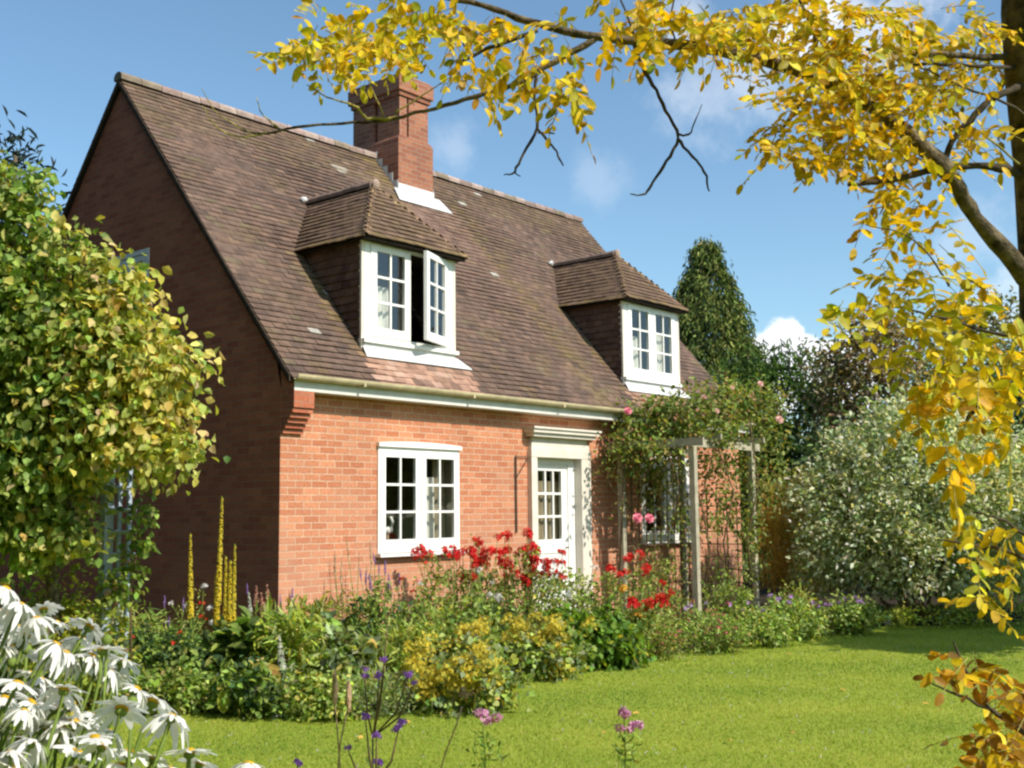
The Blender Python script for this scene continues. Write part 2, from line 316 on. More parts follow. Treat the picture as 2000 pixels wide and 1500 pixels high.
# ------------------------------------------------------------------ ground
EDGE = [(-9, 3.2), (-2.82, .29), (-2.32, -1.04), (-2.02, -1.85), (-1.79, -2.42), (-1.44, -2.82), (-.86, -3.02), (-.38, -3.0), (.3, -2.75), (.83, -2.61), (1.64, -2.64), (2.54, -2.74), (3.83, -2.6), (4.9, -2.65), (6.0, -2.78), (7.55, -3.3), (8.52, -4.2), (9.42, -4.75), (11, -5.7), (16, -8.5)]
EX, EY = np.array([e[0] for e in EDGE]), np.array([e[1] for e in EDGE])
def edge_y(x): return np.interp(x, EX, EY)
mb = MB(); mb.add([(-400, -400, -.03), (400, -400, -.03), (400, 400, -.03), (-400, 400, -.03)], [(0, 1, 2, 3)])
tag(mb.build('ground', M['ground']), kind='structure')
mb = MB(); top = [(x, y, 0) for x, y in EDGE]
mb.add([(-12, -16, 0), (16, -16, 0)]+top[::-1]+[(-12, 3.2, 0)], [tuple(range(len(top)+3))])
tag(mb.build('lawn', M['lawn']), kind='structure')
mb = MB(); mb.add([(x, y+.0, -.008) for x, y in EDGE]+[(16, 12, -.008), (-9, 12, -.008)], [tuple(range(len(top)+2))])
tag(mb.build('flower_bed', M['soil']), kind='structure')
# grass blades: denser nearer the camera
n = 560000
r = 6.2+rng.random(n)**1.15*12.5; th = rng.uniform(-.72, .72, n)
d0 = math.atan2(FW[1], FW[0]); gx = CAM[0]+r*np.cos(d0-th); gy = CAM[1]+r*np.sin(d0-th)
k = gy < edge_y(gx)+.06+.05*np.sin(gx*9); gx, gy, r = gx[k], gy[k], r[k]; n = len(gx)
P = np.stack([gx, gy, np.zeros(n)-.002], 1); T = rnd3(n)*[.5, .5, .2]+[0, 0, .8]
pat = np.zeros(n)
for fq in (.9, 1.7, 2.6, 4.1, 6.3, 9.5):
    for _ in range(3):
        a_ = rng.uniform(0, 6.28); pat += np.sin((gx*math.cos(a_)+gy*math.sin(a_))*fq+rng.uniform(0, 6.28))/fq**.35
pat /= 2.6
C = palette(n, [(5, (.262, .36, .04)), (3, (.31, .395, .052)), (1.2, (.42, .41, .13)), (2, (.22, .305, .035))], .08); C = C*(1+np.clip(pat, -1.5, 1.5)[:, None]*np.array([.24, .14, .18]))
tag(leaves('grass', P, T, rnd3(n), rng.uniform(.012, .032, n), .003+.0004*r, M['grass'], None, np.clip(C, 0, .7), T_TRI), 'short mown sunlit grass covering the whole lawn', 'grass', kind='stuff')

# ------------------------------------------------------------------ cottage
house = thing('brick_cottage', 'red brick cottage with steep brown tiled roof, two white dormers and a tall chimney', 'house', (0, 0, 0))
XR, YB, ZE, YR, ZR, ZC = 9.93, 6.85, 3.10, 3.4265, 7.3735, 2.945
SL = (ZR-ZE)/(YR+.2244)     # roof rise per metre
roofz = lambda y: ZR-abs(YR-y)*SL
def grid_wall(mb, us, vs, holes, pos, depth):
    """plane grid with rectangular holes; pos(u,v,0/1) gives the point on the outer / inner skin"""
    us = sorted(set(us+[h[0] for h in holes]+[h[1] for h in holes])); vs = sorted(set(vs+[h[2] for h in holes]+[h[3] for h in holes]))
    for i in range(len(us)-1):
        for j in range(len(vs)-1):
            uc, vc = (us[i]+us[i+1])/2, (vs[j]+vs[j+1])/2
            if any(h[0] < uc < h[1] and h[2] < vc < h[3] for h in holes): continue
            q = [(us[i], vs[j]), (us[i+1], vs[j]), (us[i+1], vs[j+1]), (us[i], vs[j+1])]
            mb.add([pos(u, v, 0) for u, v in q], [(0, 1, 2, 3)])
            if depth: mb.add([pos(u, v, 1) for u, v in q], [(3, 2, 1, 0)])
    for (a, b, c, d) in holes:
        if not depth: continue
        for (p, q) in (((a, c), (b, c)), ((b, c), (b, d)), ((b, d), (a, d)), ((a, d), (a, c))):
            mb.add([pos(*p, 0), pos(*q, 0), pos(*q, 1), pos(*p, 1)], [(0, 1, 2, 3)])
W1 = (1.415, 2.80, 1.16, 2.40); W2 = (6.87, 8.255, 1.16, 2.40); DOOR = (4.29, 5.29, .12, 2.37)
mb = MB(); grid_wall(mb, [0, XR], [-.05, 2.97], [W1, W2, DOOR], lambda u, v, k: (u, .24*k, v), True)
mb.build('front_wall', M['brick'], house)
mb = MB(); gw = (2.66, 3.62, 4.03, 4.97); A = lambda y: min(roofz(y)-.10, 9)
def gp(poly): mb.prism([(0, y, z) for y, z in poly], (.24, 0, 0))
gp([(.24, -.05), (gw[0], -.05), (gw[0], A(gw[0])), (.24, A(.24))]); gp([(gw[1], -.05), (YB, -.05), (YB, A(YB)), (gw[1], A(gw[1]))])
gp([(gw[0], -.05), (gw[1], -.05), (gw[1], gw[2]), (gw[0], gw[2])]); gp([(gw[0], gw[3]), (gw[1], gw[3]), (gw[1], A(gw[1])), (YR, A(YR)), (gw[0], A(gw[0]))])
mb.add([(0, 0, -.05), (0, .24, -.05), (0, .24, A(.24)), (0, .1, A(.1)), (0, 0, 2.97)], [(0, 4, 3, 2, 1)])
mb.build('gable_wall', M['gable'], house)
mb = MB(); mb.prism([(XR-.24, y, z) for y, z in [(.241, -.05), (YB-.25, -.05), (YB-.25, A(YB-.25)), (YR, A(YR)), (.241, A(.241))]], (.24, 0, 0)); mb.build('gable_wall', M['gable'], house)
mb = MB(); mb.box((.241, YB-.24, -.05), (XR, YB, 2.9)); mb.build('rear_wall', M['brick'], house)
# corbelled kneeler at the front corner
mb = MB()
steps = 5
for i in range(steps): mb.box((.003, -.2*(i+1)/steps, 2.492+i*.054), (.28, -.002, 2.492+(i+1)*.054-.004*(i < steps)), )
mb.box((.003, -.222, 2.762), (.28, -.002, 2.938))
mb.prism([(.003, -.222, 2.9385), (.003, -.002, 2.9385), (.003, .02, roofz(.02)-.06), (.003, -.222, roofz(-.222)-.06)], (.14, 0, 0))
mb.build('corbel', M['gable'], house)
# rooms seen through the glass
mb = MB(); mb.box((.25, .25, -.04), (XR-.25, YB-.25, .11)); mb.build('floor', M['floorb'], house)
mb = MB(); mb.box((.25, .25, 2.72), (XR-.25, YB-.25, 2.86)); mb.build('ceiling', M['plaster'], house)
mb = MB(); mb.box((.25, 3.2, .112), (XR-.25, 3.3, 2.718)); mb.box((3.6, .26, .112), (3.7, 3.19, 2.718)); mb.box((6.0, .26, .112), (6.1, 3.19, 2.718)); mb.build('partition', M['plaster'], house)

# roof ----------------------------------------------------------------
UROOF = nrm(np.array([0, 1, SL])); NROOF = nrm(np.array([0, -SL, 1]))
BROWN = [(5, (.160, .105, .079)), (5, (.146, .097, .075)), (3, (.174, .111, .081)), (2, (.126, .087, .069)), (.8, (.188, .126, .093)), (.6, (.16, .12, .078))]
def tile_slope(mb, O, U, V, Nn, width, length, mask, colf, gauge=.1, tw=.165, lift=.016):
    """real plain tiles laid in courses: O lower corner, U along the eave, V up the slope, Nn outward"""
    O, U, V, Nn = map(np.array, (O, U, V, Nn)); rows = int(math.ceil(length/gauge)); cols = int(math.ceil(width/tw))+1
    for j in range(rows):
        off = -.5*tw*(j % 2); jig = .004*random.uniform(-1, 1)
        for i in range(cols):
            a, b = max(off+i*tw, 0), min(off+(i+1)*tw-.003, width)
            if b-a < .015: continue
            v0 = j*gauge+jig+random.uniform(-.004, .004); v1 = min(v0+gauge*1.35, length)
            uc, vc = (a+b)/2, j*gauge+gauge/2
            mk = mask(uc, vc)
            if isinstance(mk, tuple):
                a, b = max(a, mk[0]), min(b, mk[1]); mk = b-a > .012
            if not mk: continue
            h = lift+random.uniform(-.003, .005)+.011*math.sin(a*1.9+v0*.7)*math.sin(v0*1.6+1); h2 = h+random.uniform(-.0025, .0025); th = .011
            p = lambda u, v, q: O+U*u+V*v+Nn*q
            mb.add([p(a, v0, h), p(b, v0, h2), p(b, v1, .002), p(a, v1, .002), p(a, v0, h-th-.006), p(b, v0, h2-th-.006)], [(0, 1, 2, 3), (4, 5, 1, 0), (0, 3, 4), (5, 2, 1)], colf(uc, vc)); cc_ = mb.c[-1]; mb.c[-2:] = [tuple(np.array(cc_)*.42)]*2; mb.c[-6:-4] = [tuple(np.array(cc_)*.8)]*2  # lower edges coloured darker: shadow gap under each tile, plus grime, painted in
def pick(pal, k=.09):
    c = np.array(random.choices([p[1] for p in pal], [p[0] for p in pal])[0]); return c*(1+k*random.gauss(0, 1))
def mixc(a, b, f): return tuple(np.array(a)*(1-f)+np.array(b)*f)
def vnoise(x, y, s=1.): return .5+.25*(math.sin(x*1.7*s+1.3*math.sin(y*2.3*s))+math.sin(y*2.9*s+1.7*math.sin(x*1.1*s)))
DORM = [(1.32, 2.88), (6.73, 8.29)]
def in_dormer(x, y): return any(a+.05 < x < b-.05 and .16 < y < 1.25 for a, b in DORM)
XL = -.05; YE = -.25
O0 = np.array([XL, YE, roofz(YE)]); LEN = (YR-YE)/UROOF[1]
def rmask(u, v):
    x, y = XL+u, YE+v*UROOF[1]
    if 4.52 < x < 5.23 and y > 2.86: return False
    return not in_dormer(x, y)
def rcol(u, v):
    x, y = XL+u, YE+v*UROOF[1]; c = pick(BROWN)
    c = c*(1+.16*(vnoise(x, y*2, 1.3)-.5))
    m = 0.
    for a, b in DORM:                       # moss along the cheeks, clean run below the lead aprons
        if a-.28 < x < a-.02 and .1 < y < 1.4: m = max(m, (1-abs(x-a+.05)/.3)*.75*random.random())
        if a-.12 < x < b+.22 and y < .15: c = np.array(mixc(c, pick([(1, (.43, .255, .18)), (1, (.37, .215, .15)), (.6, (.50, .32, .24))], .1), .88 if random.random() < .93 else .3))
    if 4.32 < x < 5.6 and y < 2.75:         # paler washed run below the chimney apron
        f = .55*max(0, (y-.4)/2.3); c = np.array(mixc(c, pick([(1, (.33, .21, .16)), (1, (.27, .16, .12))]), f*random.uniform(.6, 1)))
    if 5.5 < x < 6.15 and y < 2.9: m = max(m, .55*random.random()*(1-abs(x-5.8)/.4))
    if 4.0 < x < 4.5 and y > 2.2: m = max(m, .6*random.random())
    if y > 2.9: m = max(m, .2*random.random())
    if vnoise(x, y, 3.1) > .8: m = max(m, .22*random.random())
    c = np.array(mixc(c, (.235, .175, .06), max(0, m)))
    if (x-3.35)**2+(y-2.98)**2*3 < .022 and random.random() < .8: c = np.array(mixc(c, (.40, .36, .29), .75))
    if random.random() < .0014: c = np.array((.42, .39, .34))
    return tuple(np.clip(c, .02, .8))
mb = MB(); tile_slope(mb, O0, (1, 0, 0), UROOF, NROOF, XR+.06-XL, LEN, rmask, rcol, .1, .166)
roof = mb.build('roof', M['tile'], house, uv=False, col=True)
mb = MB(); grid_wall(mb, [XL, XR+.06], [0, LEN], [(a+.05, b-.05, (.16-YE)/UROOF[1], (1.25-YE)/UROOF[1]) for a, b in DORM], lambda u, v, k: np.array([u, 0, 0])+O0*[0, 1, 1]+UROOF*v-NROOF*(.012+.06*k), True)
mb.prism([(XL, YR, ZR-.013), (XL, 2*YR-YE, roofz(YE)-.013), (XL, 2*YR-YE, roofz(YE)-.09), (XL, YR, ZR-.09)], (XR+.06-XL, 0, 0))
mb.build('roof_deck', M['dark'], roof)
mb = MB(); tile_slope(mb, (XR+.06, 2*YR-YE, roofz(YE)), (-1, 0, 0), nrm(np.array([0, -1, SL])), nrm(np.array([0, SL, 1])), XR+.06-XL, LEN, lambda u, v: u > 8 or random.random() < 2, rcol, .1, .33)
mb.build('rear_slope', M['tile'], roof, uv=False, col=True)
mb = MB()                                     # half round ridge tiles
def ridge_run(mb, p0, p1, rad, L=.3, pal=((.36, .26, .23), (.28, .20, .17), (.38, .29, .25), (.24, .19, .14))):
    p0, p1 = np.array(p0, float), np.array(p1, float); T = p1-p0; D = np.linalg.norm(T); T /= D; S = nrm(np.cross(T, [0, 0, 1])); m = max(1, round(D/L))
    for i in range(m):
        a, b = p0+T*(D*i/m+.004), p0+T*(D*(i+1)/m-.004); dz = random.uniform(-.006, .006); V = []
        for q in (a, b):
            for kk in range(7):
                t = math.pi*(kk/6*1.24-.12); V.append(q+S*rad*math.cos(t)+np.array([0, 0, rad*math.sin(t)*.85+dz-.02]))
        c = np.array(random.choice(pal))*random.uniform(.85, 1.1)
        mb.add(V, [(k, k+1, 8+k, 7+k) for k in range(6)]+[tuple(range(7))[::-1], tuple(range(7, 14))], tuple(c))
ridge_run(mb, (XL-.02, YR, ZR+.015), (4.5, YR, ZR+.005), .10); mb.build('ridge_tiles', M['tile'], roof, uv=False, col=True); mb = MB(); ridge_run(mb, (5.26, YR, ZR+.015), (XR+.08, YR, ZR+.005), .10)
mb.build('ridge_tiles', M['tile'], roof, uv=False, col=True)
mb = MB()                                     # verge: mortar bedded under-cloak along both gable edges
for x in (XL-.012, XR+.035):
    mb = MB()
    mb.prism([(x, YE+.03, roofz(YE+.03)-.07), (x, YR, ZR-.085), (x, YR, ZR-.012), (x, YE+.03, roofz(YE+.03)-.004)], (.035, 0, 0)); y2 = 2*YR-YE
    mb.prism([(x, YR, ZR-.085), (x, y2, roofz(YE)-.07), (x, y2, roofz(YE)-.004), (x, YR, ZR-.012)], (.035, 0, 0))
    mb.build('verge', M['vmort'], roof)
# eaves
mb = MB(); mb.box((.004, -.2244, 2.942), (XR, -.20, 3.10)); mb.box((.004, -.198, 2.944), (XR, -.004, 2.96)); mb.build('fascia', M['fascia'], house)
mb = MB(); g0 = []
for x in (-.03, XR+.04):
    for k in range(9): t = math.pi*(1+k/8); g0.append((x, -.283+.057*math.cos(t), 3.108+.06*math.sin(t)))
    for k in range(9): t = math.pi*(2-k/8); g0.append((x, -.283+.050*math.cos(t), 3.110+.051*math.sin(t)))
mb.add(g0, [(k, (k+1) % 18, 18+(k+1) % 18, 18+k) for k in range(18)]+[tuple(range(18))[::-1], tuple(range(18, 36))])
for x in np.arange(.9, 9.8, 1.83): mb.box((x, -.343, 3.04), (x+.03, -.226, 3.075))
gut = mb.build('gutter', M['gutter'], house)
# chimney ----------------------------------------------------------------
mb = MB(); CY0, CY1 = 2.84, 3.98
mb.prism([(4.48, CY0, 6.2), (5.26, CY0, 6.2), (5.26, CY0, 7.57), (5.18, CY0, 7.62), (4.505, CY0, 7.62), (4.48, CY0, 7.58)], (0, CY1-CY0, 0))
ch = mb.build('chimney', M['stack'], house)
mb = MB(); yA, yB = CY0+.02, CY1-.02
for (x0, x1) in ((4.52, 4.685), (4.725, 5.165)):
    for (y0, y1) in ((yA, 3.36), (3.47, yB)): mb.box((x0, y0, 7.621), (x1, y1, 8.285))
mb.box((4.60, yA+.055, 7.622), (5.10, yB-.055, 8.283)); mb.build('chimney_shaft', M['stack'], ch)
mb = MB(); mb.box((4.49, yA-.03, 8.286), (5.20, yB+.03, 8.36)); mb.box((4.455, yA-.065, 8.361), (5.235, yB+.065, 8.60)); mb.box((4.5, yA-.02, 8.601), (5.19, yB+.02, 8.645)); mb.build('chimney_cap', M['stack'], ch)
mb = MB(); z0 = roofz(CY0)
mb.box((4.47, CY0-.012, z0-.02), (5.275, CY0-.003, z0+.14))
mb.prism([(4.36, CY0-.02, z0+.03), (5.38, CY0-.02, z0+.03), (5.5, CY0-.21, roofz(CY0-.21)+.03), (4.30, CY0-.21, roofz(CY0-.21)+.03)], NROOF*.012)
for sx, o1 in ((4.472, -1), (5.268, 1)):
    for i in range(5):
        y = CY0+.12*i; zz = roofz(y); mb.box((min(sx, sx+o1*.008), y, zz-.05), (max(sx, sx+o1*.008), y+.12, zz+.19))
mb.build('flashing', M['lead'], ch)

# windows ----------------------------------------------------------------
def casement(parent, hinge, ux, uz, wd, ht, cols=2, rows=3, stile=.075, bar=.028, bottom=.11, topr=.075, th=.045, name='casement'):
    """sash with glazing bars, hinge = lower corner on the outer face, ux along its width"""
    ux = np.array(ux, float); uz = np.array(uz, float); uy = np.cross(uz, ux); b = MB(); a = lambda p, q: b.obox(hinge, ux, uy, uz, p, q)
    a((0, 0, 0), (stile, th, ht)); a((wd-stile, 0, 0), (wd, th, ht)); a((stile, .001, 0), (wd-stile, th-.001, bottom)); a((stile, .001, ht-topr), (wd-stile, th-.001, ht))
    iw, ih = wd-2*stile, ht-bottom-topr
    for c in range(1, cols): u = stile+iw*c/cols; a((u-bar/2, .006, bottom), (u+bar/2, th-.006, ht-topr))
    for r_ in range(1, rows): v = bottom+ih*r_/rows; a((stile, .008, v-bar/2), (wd-stile, th-.008, v+bar/2))
    o = b.build(name, M['white'], parent, uv=False)
    g = MB(); g.add([np.array(hinge)+ux*a_+uy*.023+uz*b_ for a_, b_ in ((stile-.005, bottom-.005), (wd-stile+.005, bottom-.005), (wd-stile+.005, ht-topr+.005), (stile-.005, ht-topr+.005))], [(0, 1, 2, 3)]); g.build('window_pane', M['glass'], parent, uv=False)
    return o
def curtain(parent, x0, x1, y, z0, z1, mat):
    b = MB(); m = max(6, int((x1-x0)/.02)); V = []
    for i in range(m+1):
        u = x0+(x1-x0)*i/m; yy = y+.025*math.sin(i*1.3)+.012*math.sin(i*.57); V += [(u, yy, z0), (u+.01*math.sin(i), yy+.01, z1)]
    b.add(V, [(2*i, 2*i+2, 2*i+3, 2*i+1) for i in range(m)]); b.build('curtain', mat, parent, smooth=True)
def ground_window(wn):
    x0, x1, z0, z1 = wn; y = -.02
    b = MB(); b.box((x0, y, z0+.05), (x0+.045, .07, z1-.05)); b.box((x1-.045, y, z0+.05), (x1, .07, z1-.05)); b.box((x0, y, z1-.05), (x1, .07, z1)); b.box((x0, y, z0+.0), (x1, .07, z0+.05)); b.box(((x0+x1)/2-.022, y+.002, z0+.05), ((x0+x1)/2+.022, .069, z1-.05))
    win = b.build('window', M['white'], house, uv=False)
    for s in (0, 1):
        a = x0+.035+s*((x1-x0)/2-.02); wd = (x1-x0)/2-.05; casement(win, (a, y-.012, z0+.042), (1, 0, 0), (0, 0, 1), wd, z1-z0-.085)
    b = MB(); b.prism([(x0-.03, y-.075, z0-.045), (x1+.03, y-.075, z0-.045), (x1+.03, y-.075, z0-.01), (x0-.03, y-.075, z0-.01)], (0, .09, 0)); b.build('sill', M['white'], win, uv=False)
    b = MB(); m = 12
    for i in range(m):                        # gently arched head board
        u0, u1 = i/m, (i+1)/m; h = lambda u: .026*(1-(2*u-1)**2); xa, xb = x0-.015+(x1-x0+.03)*u0, x0-.015+(x1-x0+.03)*u1
        b.prism([(xa, y-.035, z1+.002), (xb, y-.035, z1+.002), (xb, y-.035, z1+.05+h(u1)), (xa, y-.035, z1+.05+h(u0))], (0, .05, 0))
    b.build('window_head', M['white'], win, uv=False)
    return win
win1 = ground_window(W1); win2 = ground_window(W2)
curtain(win1, 2.28, 2.47, .13, 1.2, 2.06, M['curtain']); curtain(win1, 2.55, 2.75, .2, 1.2, 2.3, M['tan']); curtain(win2, 7.85, 8.2, .14, 1.2, 2.3, M['curtain'])
for wn, wo in ((W1, win1), (W2, win2)):
    b = MB(); b.box((wn[1]-.012, .075, wn[2]+.01), (wn[1]-.003, .3, wn[3]-.01)); b.build('reveal', M['plaster'], wo)
# gable window
b = MB(); y0, y1, z0, z1 = gw; b.box((-.01, y0, z0), (.09, y0+.06, z1)); b.box((-.01, y1-.06, z0), (.09, y1, z1)); b.box((-.01, y0+.06, z1-.06), (.09, y1-.06, z1)); b.box((-.03, y0+.06, z0), (.09, y1-.06, z0+.07))
gwn = b.build('window', M['white'], house, uv=False)
for s in (0, 1): casement(gwn, (.0, y1-.065-s*.415, z0+.075), (0, -1, 0), (0, 0, 1), .40, z1-z0-.14)
# door ----------------------------------------------------------------
b = MB(); dx0, dx1 = 4.296, 5.284; yf = .055
b.box((dx0, yf, .14), (dx0+.075, yf+.1, 2.37)); b.box((dx1-.15, yf, .14), (dx1, yf+.1, 2.37)); b.box((dx0+.075, yf+.001, 2.28), (dx1-.15, yf+.099, 2.37))
door_frame = b.build('door_frame', M['white'], house, uv=False)
b = MB(); b.obox((dx0+.077, yf+.02, .15), (1, 0, 0), (0, 1, 0), (0, 0, 1), (0, 0, 0), (.105, .045, 2.13)); L = dx1-.15-dx0-.079
b.box((dx0+.077+L-.13, yf+.02, .15), (dx0+.077+L, yf+.065, 2.28)); xa, xb = dx0+.182, dx0+.077+L-.13
b.box((xa, yf+.021, 2.19), (xb, yf+.064, 2.28)); b.box((xa, yf+.021, 1.05), (xb, yf+.064, 1.24)); b.box((xa, yf+.021, .15), (xb, yf+.064, .37)); b.box((xa, yf+.035, .37), (xb, yf+.05, 1.05))
for c in (1, 2): u = xa+(xb-xa)*c/3; b.box((u-.016, yf+.026, 1.24), (u+.016, yf+.06, 2.19))
for r_ in (1, 2): v = 1.24+.95*r_/3; b.box((xa, yf+.028, v-.016), (xb, yf+.058, v+.016))
door = b.build('door', M['white'], house, uv=False)
b = MB(); b.add([(xa-.004, yf+.042, 1.236), (xb+.004, yf+.042, 1.236), (xb+.004, yf+.042, 2.194), (xa-.004, yf+.042, 2.194)], [(0, 1, 2, 3)]); b.build('door_pane', M['glass'], door, uv=False)
b = MB(); b.tube([(xb+.07, yf+.0, 1.12), (xb+.07, yf-.04, 1.12), (xb-.0, yf-.045, 1.12)], .011); b.build('door_handle', M['iron'], door)
curtain(door, xa-.03, xb+.24, .19, .6, 2.05, M['tan'])
b = MB()
b.box((4.17, -.075, .0), (4.294, .054, 2.364)); b.box((5.286, -.075, .0), (5.505, .054, 2.364)); b.box((4.165, -.08, 2.365), (5.51, .05, 2.48)); b.box((4.185, -.065, 2.481), (5.49, .02, 2.56)); b.box((4.22, -.045, 2.561), (5.46, .015, 2.64))
ds = b.build('door_surround', M['stone'], house, uv=False)
b = MB(); b.box((4.13, -.15, 2.641), (5.54, -.003, 2.69)); b.box((4.09, -.19, 2.691), (5.575, -.003, 2.74)); b.box((4.07, -.215, 2.741), (5.6, -.003, 2.77)); b.build('cornice', M['stone'], ds, uv=False)
b = MB(); b.box((4.1, -.5, -.03), (5.6, -.08, .115)); b.build('doorstep', M['stone'], house, uv=False)
# iron bracket on the wall left of the door
br_ = thing('plant_bracket', 'thin dark iron bracket rod on the brick wall left of the door', 'bracket', (3.9, -.02, 1.5))
b = MB(); b.tube([(3.9, -.025, 2.37), (3.9, -.025, 1.35)], .012, 5); b.tube([(3.9, -.025, 2.36), (4.16, -.025, 2.36)], .006, 5); b.tube([(3.91, -.025, 2.08), (4.15, -.025, 2.34)], .006, 5); b.build('rod', M['iron'], br_)

# dormers ----------------------------------------------------------------
def dormer(dx, opened):
    x0, x1, yd, zb, zt = 1.32+dx, 2.88+dx, .146, 3.69, 4.91
    b = MB(); cx = (x0+x1)/2
    d0_ = empty('dormer', house)
    b.box((x0, yd, zb), (x0+.11, yd+.09, zt)); b.box((x1-.11, yd, zb), (x1, yd+.09, zt)); b.box((x0+.11, yd+.001, zt-.05), (x1-.11, yd+.089, zt)); b.box((x0+.11, yd-.0, zb), (x1-.11, yd+.089, zb+.045))
    if not opened: b.box((cx-.025, yd+.002, zb+.045), (cx+.025, yd+.088, zt-.05))
    b.build('window_frame', M['white'], d0_, uv=False)
    wd = (x1-x0-.22)/2; h = zt-zb-.1
    casement(d0_, (x0+.11, yd-.014, zb+.048), (1, 0, 0), (0, 0, 1), wd-.005, h, stile=.1)
    if opened:
        t = R_(21); hx = x1-.112; ux = np.array([math.cos(t), math.sin(t), 0]); o = np.array([hx, yd-.014, zb+.048])-ux*wd
        casement(d0_, o, ux, (0, 0, 1), wd-.005, h, stile=.085)
    else: casement(d0_, (cx+.005, yd-.014, zb+.048), (1, 0, 0), (0, 0, 1), wd-.005, h, stile=.1)
    b = MB(); b.box((x0-.03, yd-.055, zb-.045), (x1+.05, yd+.05, zb-.001)); b.build('sill', M['white'], d0_, uv=False)
    b = MB(); b.box((x0+.0, yd-.02, zb-.2), (x1, yd+.02, zb-.046))
    b.prism([(x0-.02, yd-.02, zb-.10), (x1+.05, yd-.02, zb-.10), (x1+.24, yd-.10, roofz(yd-.10)+.045), (x0-.03, yd-.10, roofz(yd-.10)+.045)], (0, .005, .014)); b.build('apron_flashing', M['lead'], d0_)
    for (xs, s) in ((x0+.01, -1), (x1-.01, 1)):   # tile hung cheeks
        b = MB()
        b.prism([(xs, yd+.02, roofz(yd+.02)-.05), (xs, yd+.02, zt), (xs, 1.40, zt)], (-.03*s, 0, 0), (.03, .02, .015))
        def m_(u, v, s=s):
            y = yd+.01+(u if s > 0 else 1.3-u); return zb-.25+v > roofz(y)-.05 and y < 1.42
        O = (xs, yd+.01, zb-.25) if s > 0 else (xs, yd+1.31, zb-.25)
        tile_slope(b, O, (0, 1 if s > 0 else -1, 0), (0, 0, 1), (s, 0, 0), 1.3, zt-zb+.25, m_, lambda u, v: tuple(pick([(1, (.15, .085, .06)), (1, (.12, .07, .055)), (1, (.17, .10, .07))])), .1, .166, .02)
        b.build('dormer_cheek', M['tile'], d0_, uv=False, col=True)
        b = MB(); b.box((min(xs-.01*s, xs+.045*s), yd-.004, zb-.12), (max(xs-.01*s, xs+.045*s), yd+.028, zt-.01)); b.build('corner_strip', M['stone'], d0_, uv=False)
    # hipped roof
    ex0, ex1, ey, ez = x0-.115, x1+.115, yd-.17, 4.90; rz, ry = 5.86, .83; b = MB(); deck = MB()
    def slope(P, U, V, width, length, mask):
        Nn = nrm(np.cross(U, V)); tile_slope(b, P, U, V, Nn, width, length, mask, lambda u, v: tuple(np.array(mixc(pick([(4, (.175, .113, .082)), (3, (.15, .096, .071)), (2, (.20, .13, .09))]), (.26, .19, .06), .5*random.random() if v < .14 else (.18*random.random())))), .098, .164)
    half = cx-ex0; yback = 2.3
    V = nrm(np.array([half, 0, rz-ez])); ln = math.hypot(half, rz-ez)
    # side slopes, trimmed by the hip in front and the main roof behind
    def ms(u, v, s):
        f = v/ln; z = ez+(rz-ez)*f; y = (yback-u) if s < 0 else (ey+u)
        yl = ey+(ry-ey)*f-.01; yh = YR-(ZR-z-.06)/SL; return (yback-yh, yback-yl) if s < 0 else (yl-ey, yh-ey)
    slope(np.array([ex0, yback, ez]), np.array([0, -1., 0]), V, yback-ey, ln, lambda u, v: ms(u, v, -1))
    slope(np.array([ex1, ey, ez]), np.array([0, 1., 0]), V*[-1, 1, 1], yback-ey, ln, lambda u, v: ms(u, v, 1))
    V2 = nrm(np.array([0, ry-ey, rz-ez])); l2 = math.hypot(ry-ey, rz-ez); wdt = ex1-ex0
    slope(np.array([ex0, ey, ez]), np.array([1., 0, 0]), V2, wdt, l2, lambda u, v: (half*v/l2-.01, wdt-half*v/l2+.01))
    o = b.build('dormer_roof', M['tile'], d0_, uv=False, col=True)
    yb_e, yb_r = YR-(ZR-ez)/SL, YR-(ZR-rz)/SL
    q = -.02
    deck.add([(ex0+.02, ey+.02, ez+q), (ex1-.02, ey+.02, ez+q), (ex1-.02, yb_e+.05, ez+q), (ex0+.02, yb_e+.05, ez+q), (cx, ry, rz+q), (cx, yb_r+.05, rz+q)], [(0, 1, 4), (1, 2, 5, 4), (3, 0, 4, 5), (0, 3, 2, 1)])
    deck.build('soffit', M['dark'], d0_)
    b = MB(); ridge_run(b, (cx, ry-.03, rz+.02), (cx, yb_r+.02, rz+.02), .085, .3, ((.30, .21, .17), (.24, .17, .14)))
    b.blob((cx, ry-.05, rz+.01), (.065, .035, .07), 10, 6, 0, (.34, .25, .20))
    for sx in (ex0, ex1):                      # hips: bonnet tiles following the corner
        for i in range(10):
            f0, f1 = i/10, (i+1.25)/10; p0 = np.array([sx+(cx-sx)*f0, ey+(ry-ey)*f0, ez+(rz-ez)*f0]); p1 = np.array([sx+(cx-sx)*f1, ey+(ry-ey)*f1, ez+(rz-ez)*f1])
            s = 1 if sx == ex1 else -1; c = tuple(pick([(1, (.25, .155, .10)), (1, (.22, .14, .085)), (1, (.28, .19, .09))]))
            up = np.array([0, 0, .03]); side = np.array([-.075*s, -.0, -.0]); fr = np.array([0, .075, 0])
            b.add([p0+up+[0, 0, .008], p1+up*.4, p1+side*.9+[0, 0, .006], p0+side+[0, 0, .022], p1+fr*.9+[0, 0, .006], p0+fr+[0, 0, .022]], [(0, 1, 2, 3)[::s], (0, 5, 4, 1)[::s]], c)
    b.build('ridge_tiles', M['tile'], d0_, uv=False, col=True)
    b = MB(); zz = roofz(1.36); b.blob((cx-.11, yb_r-.03, rz+.03), (.055, .05, .045), 8, 5, .3); b.build('valley_lead', M['lead'], d0_)
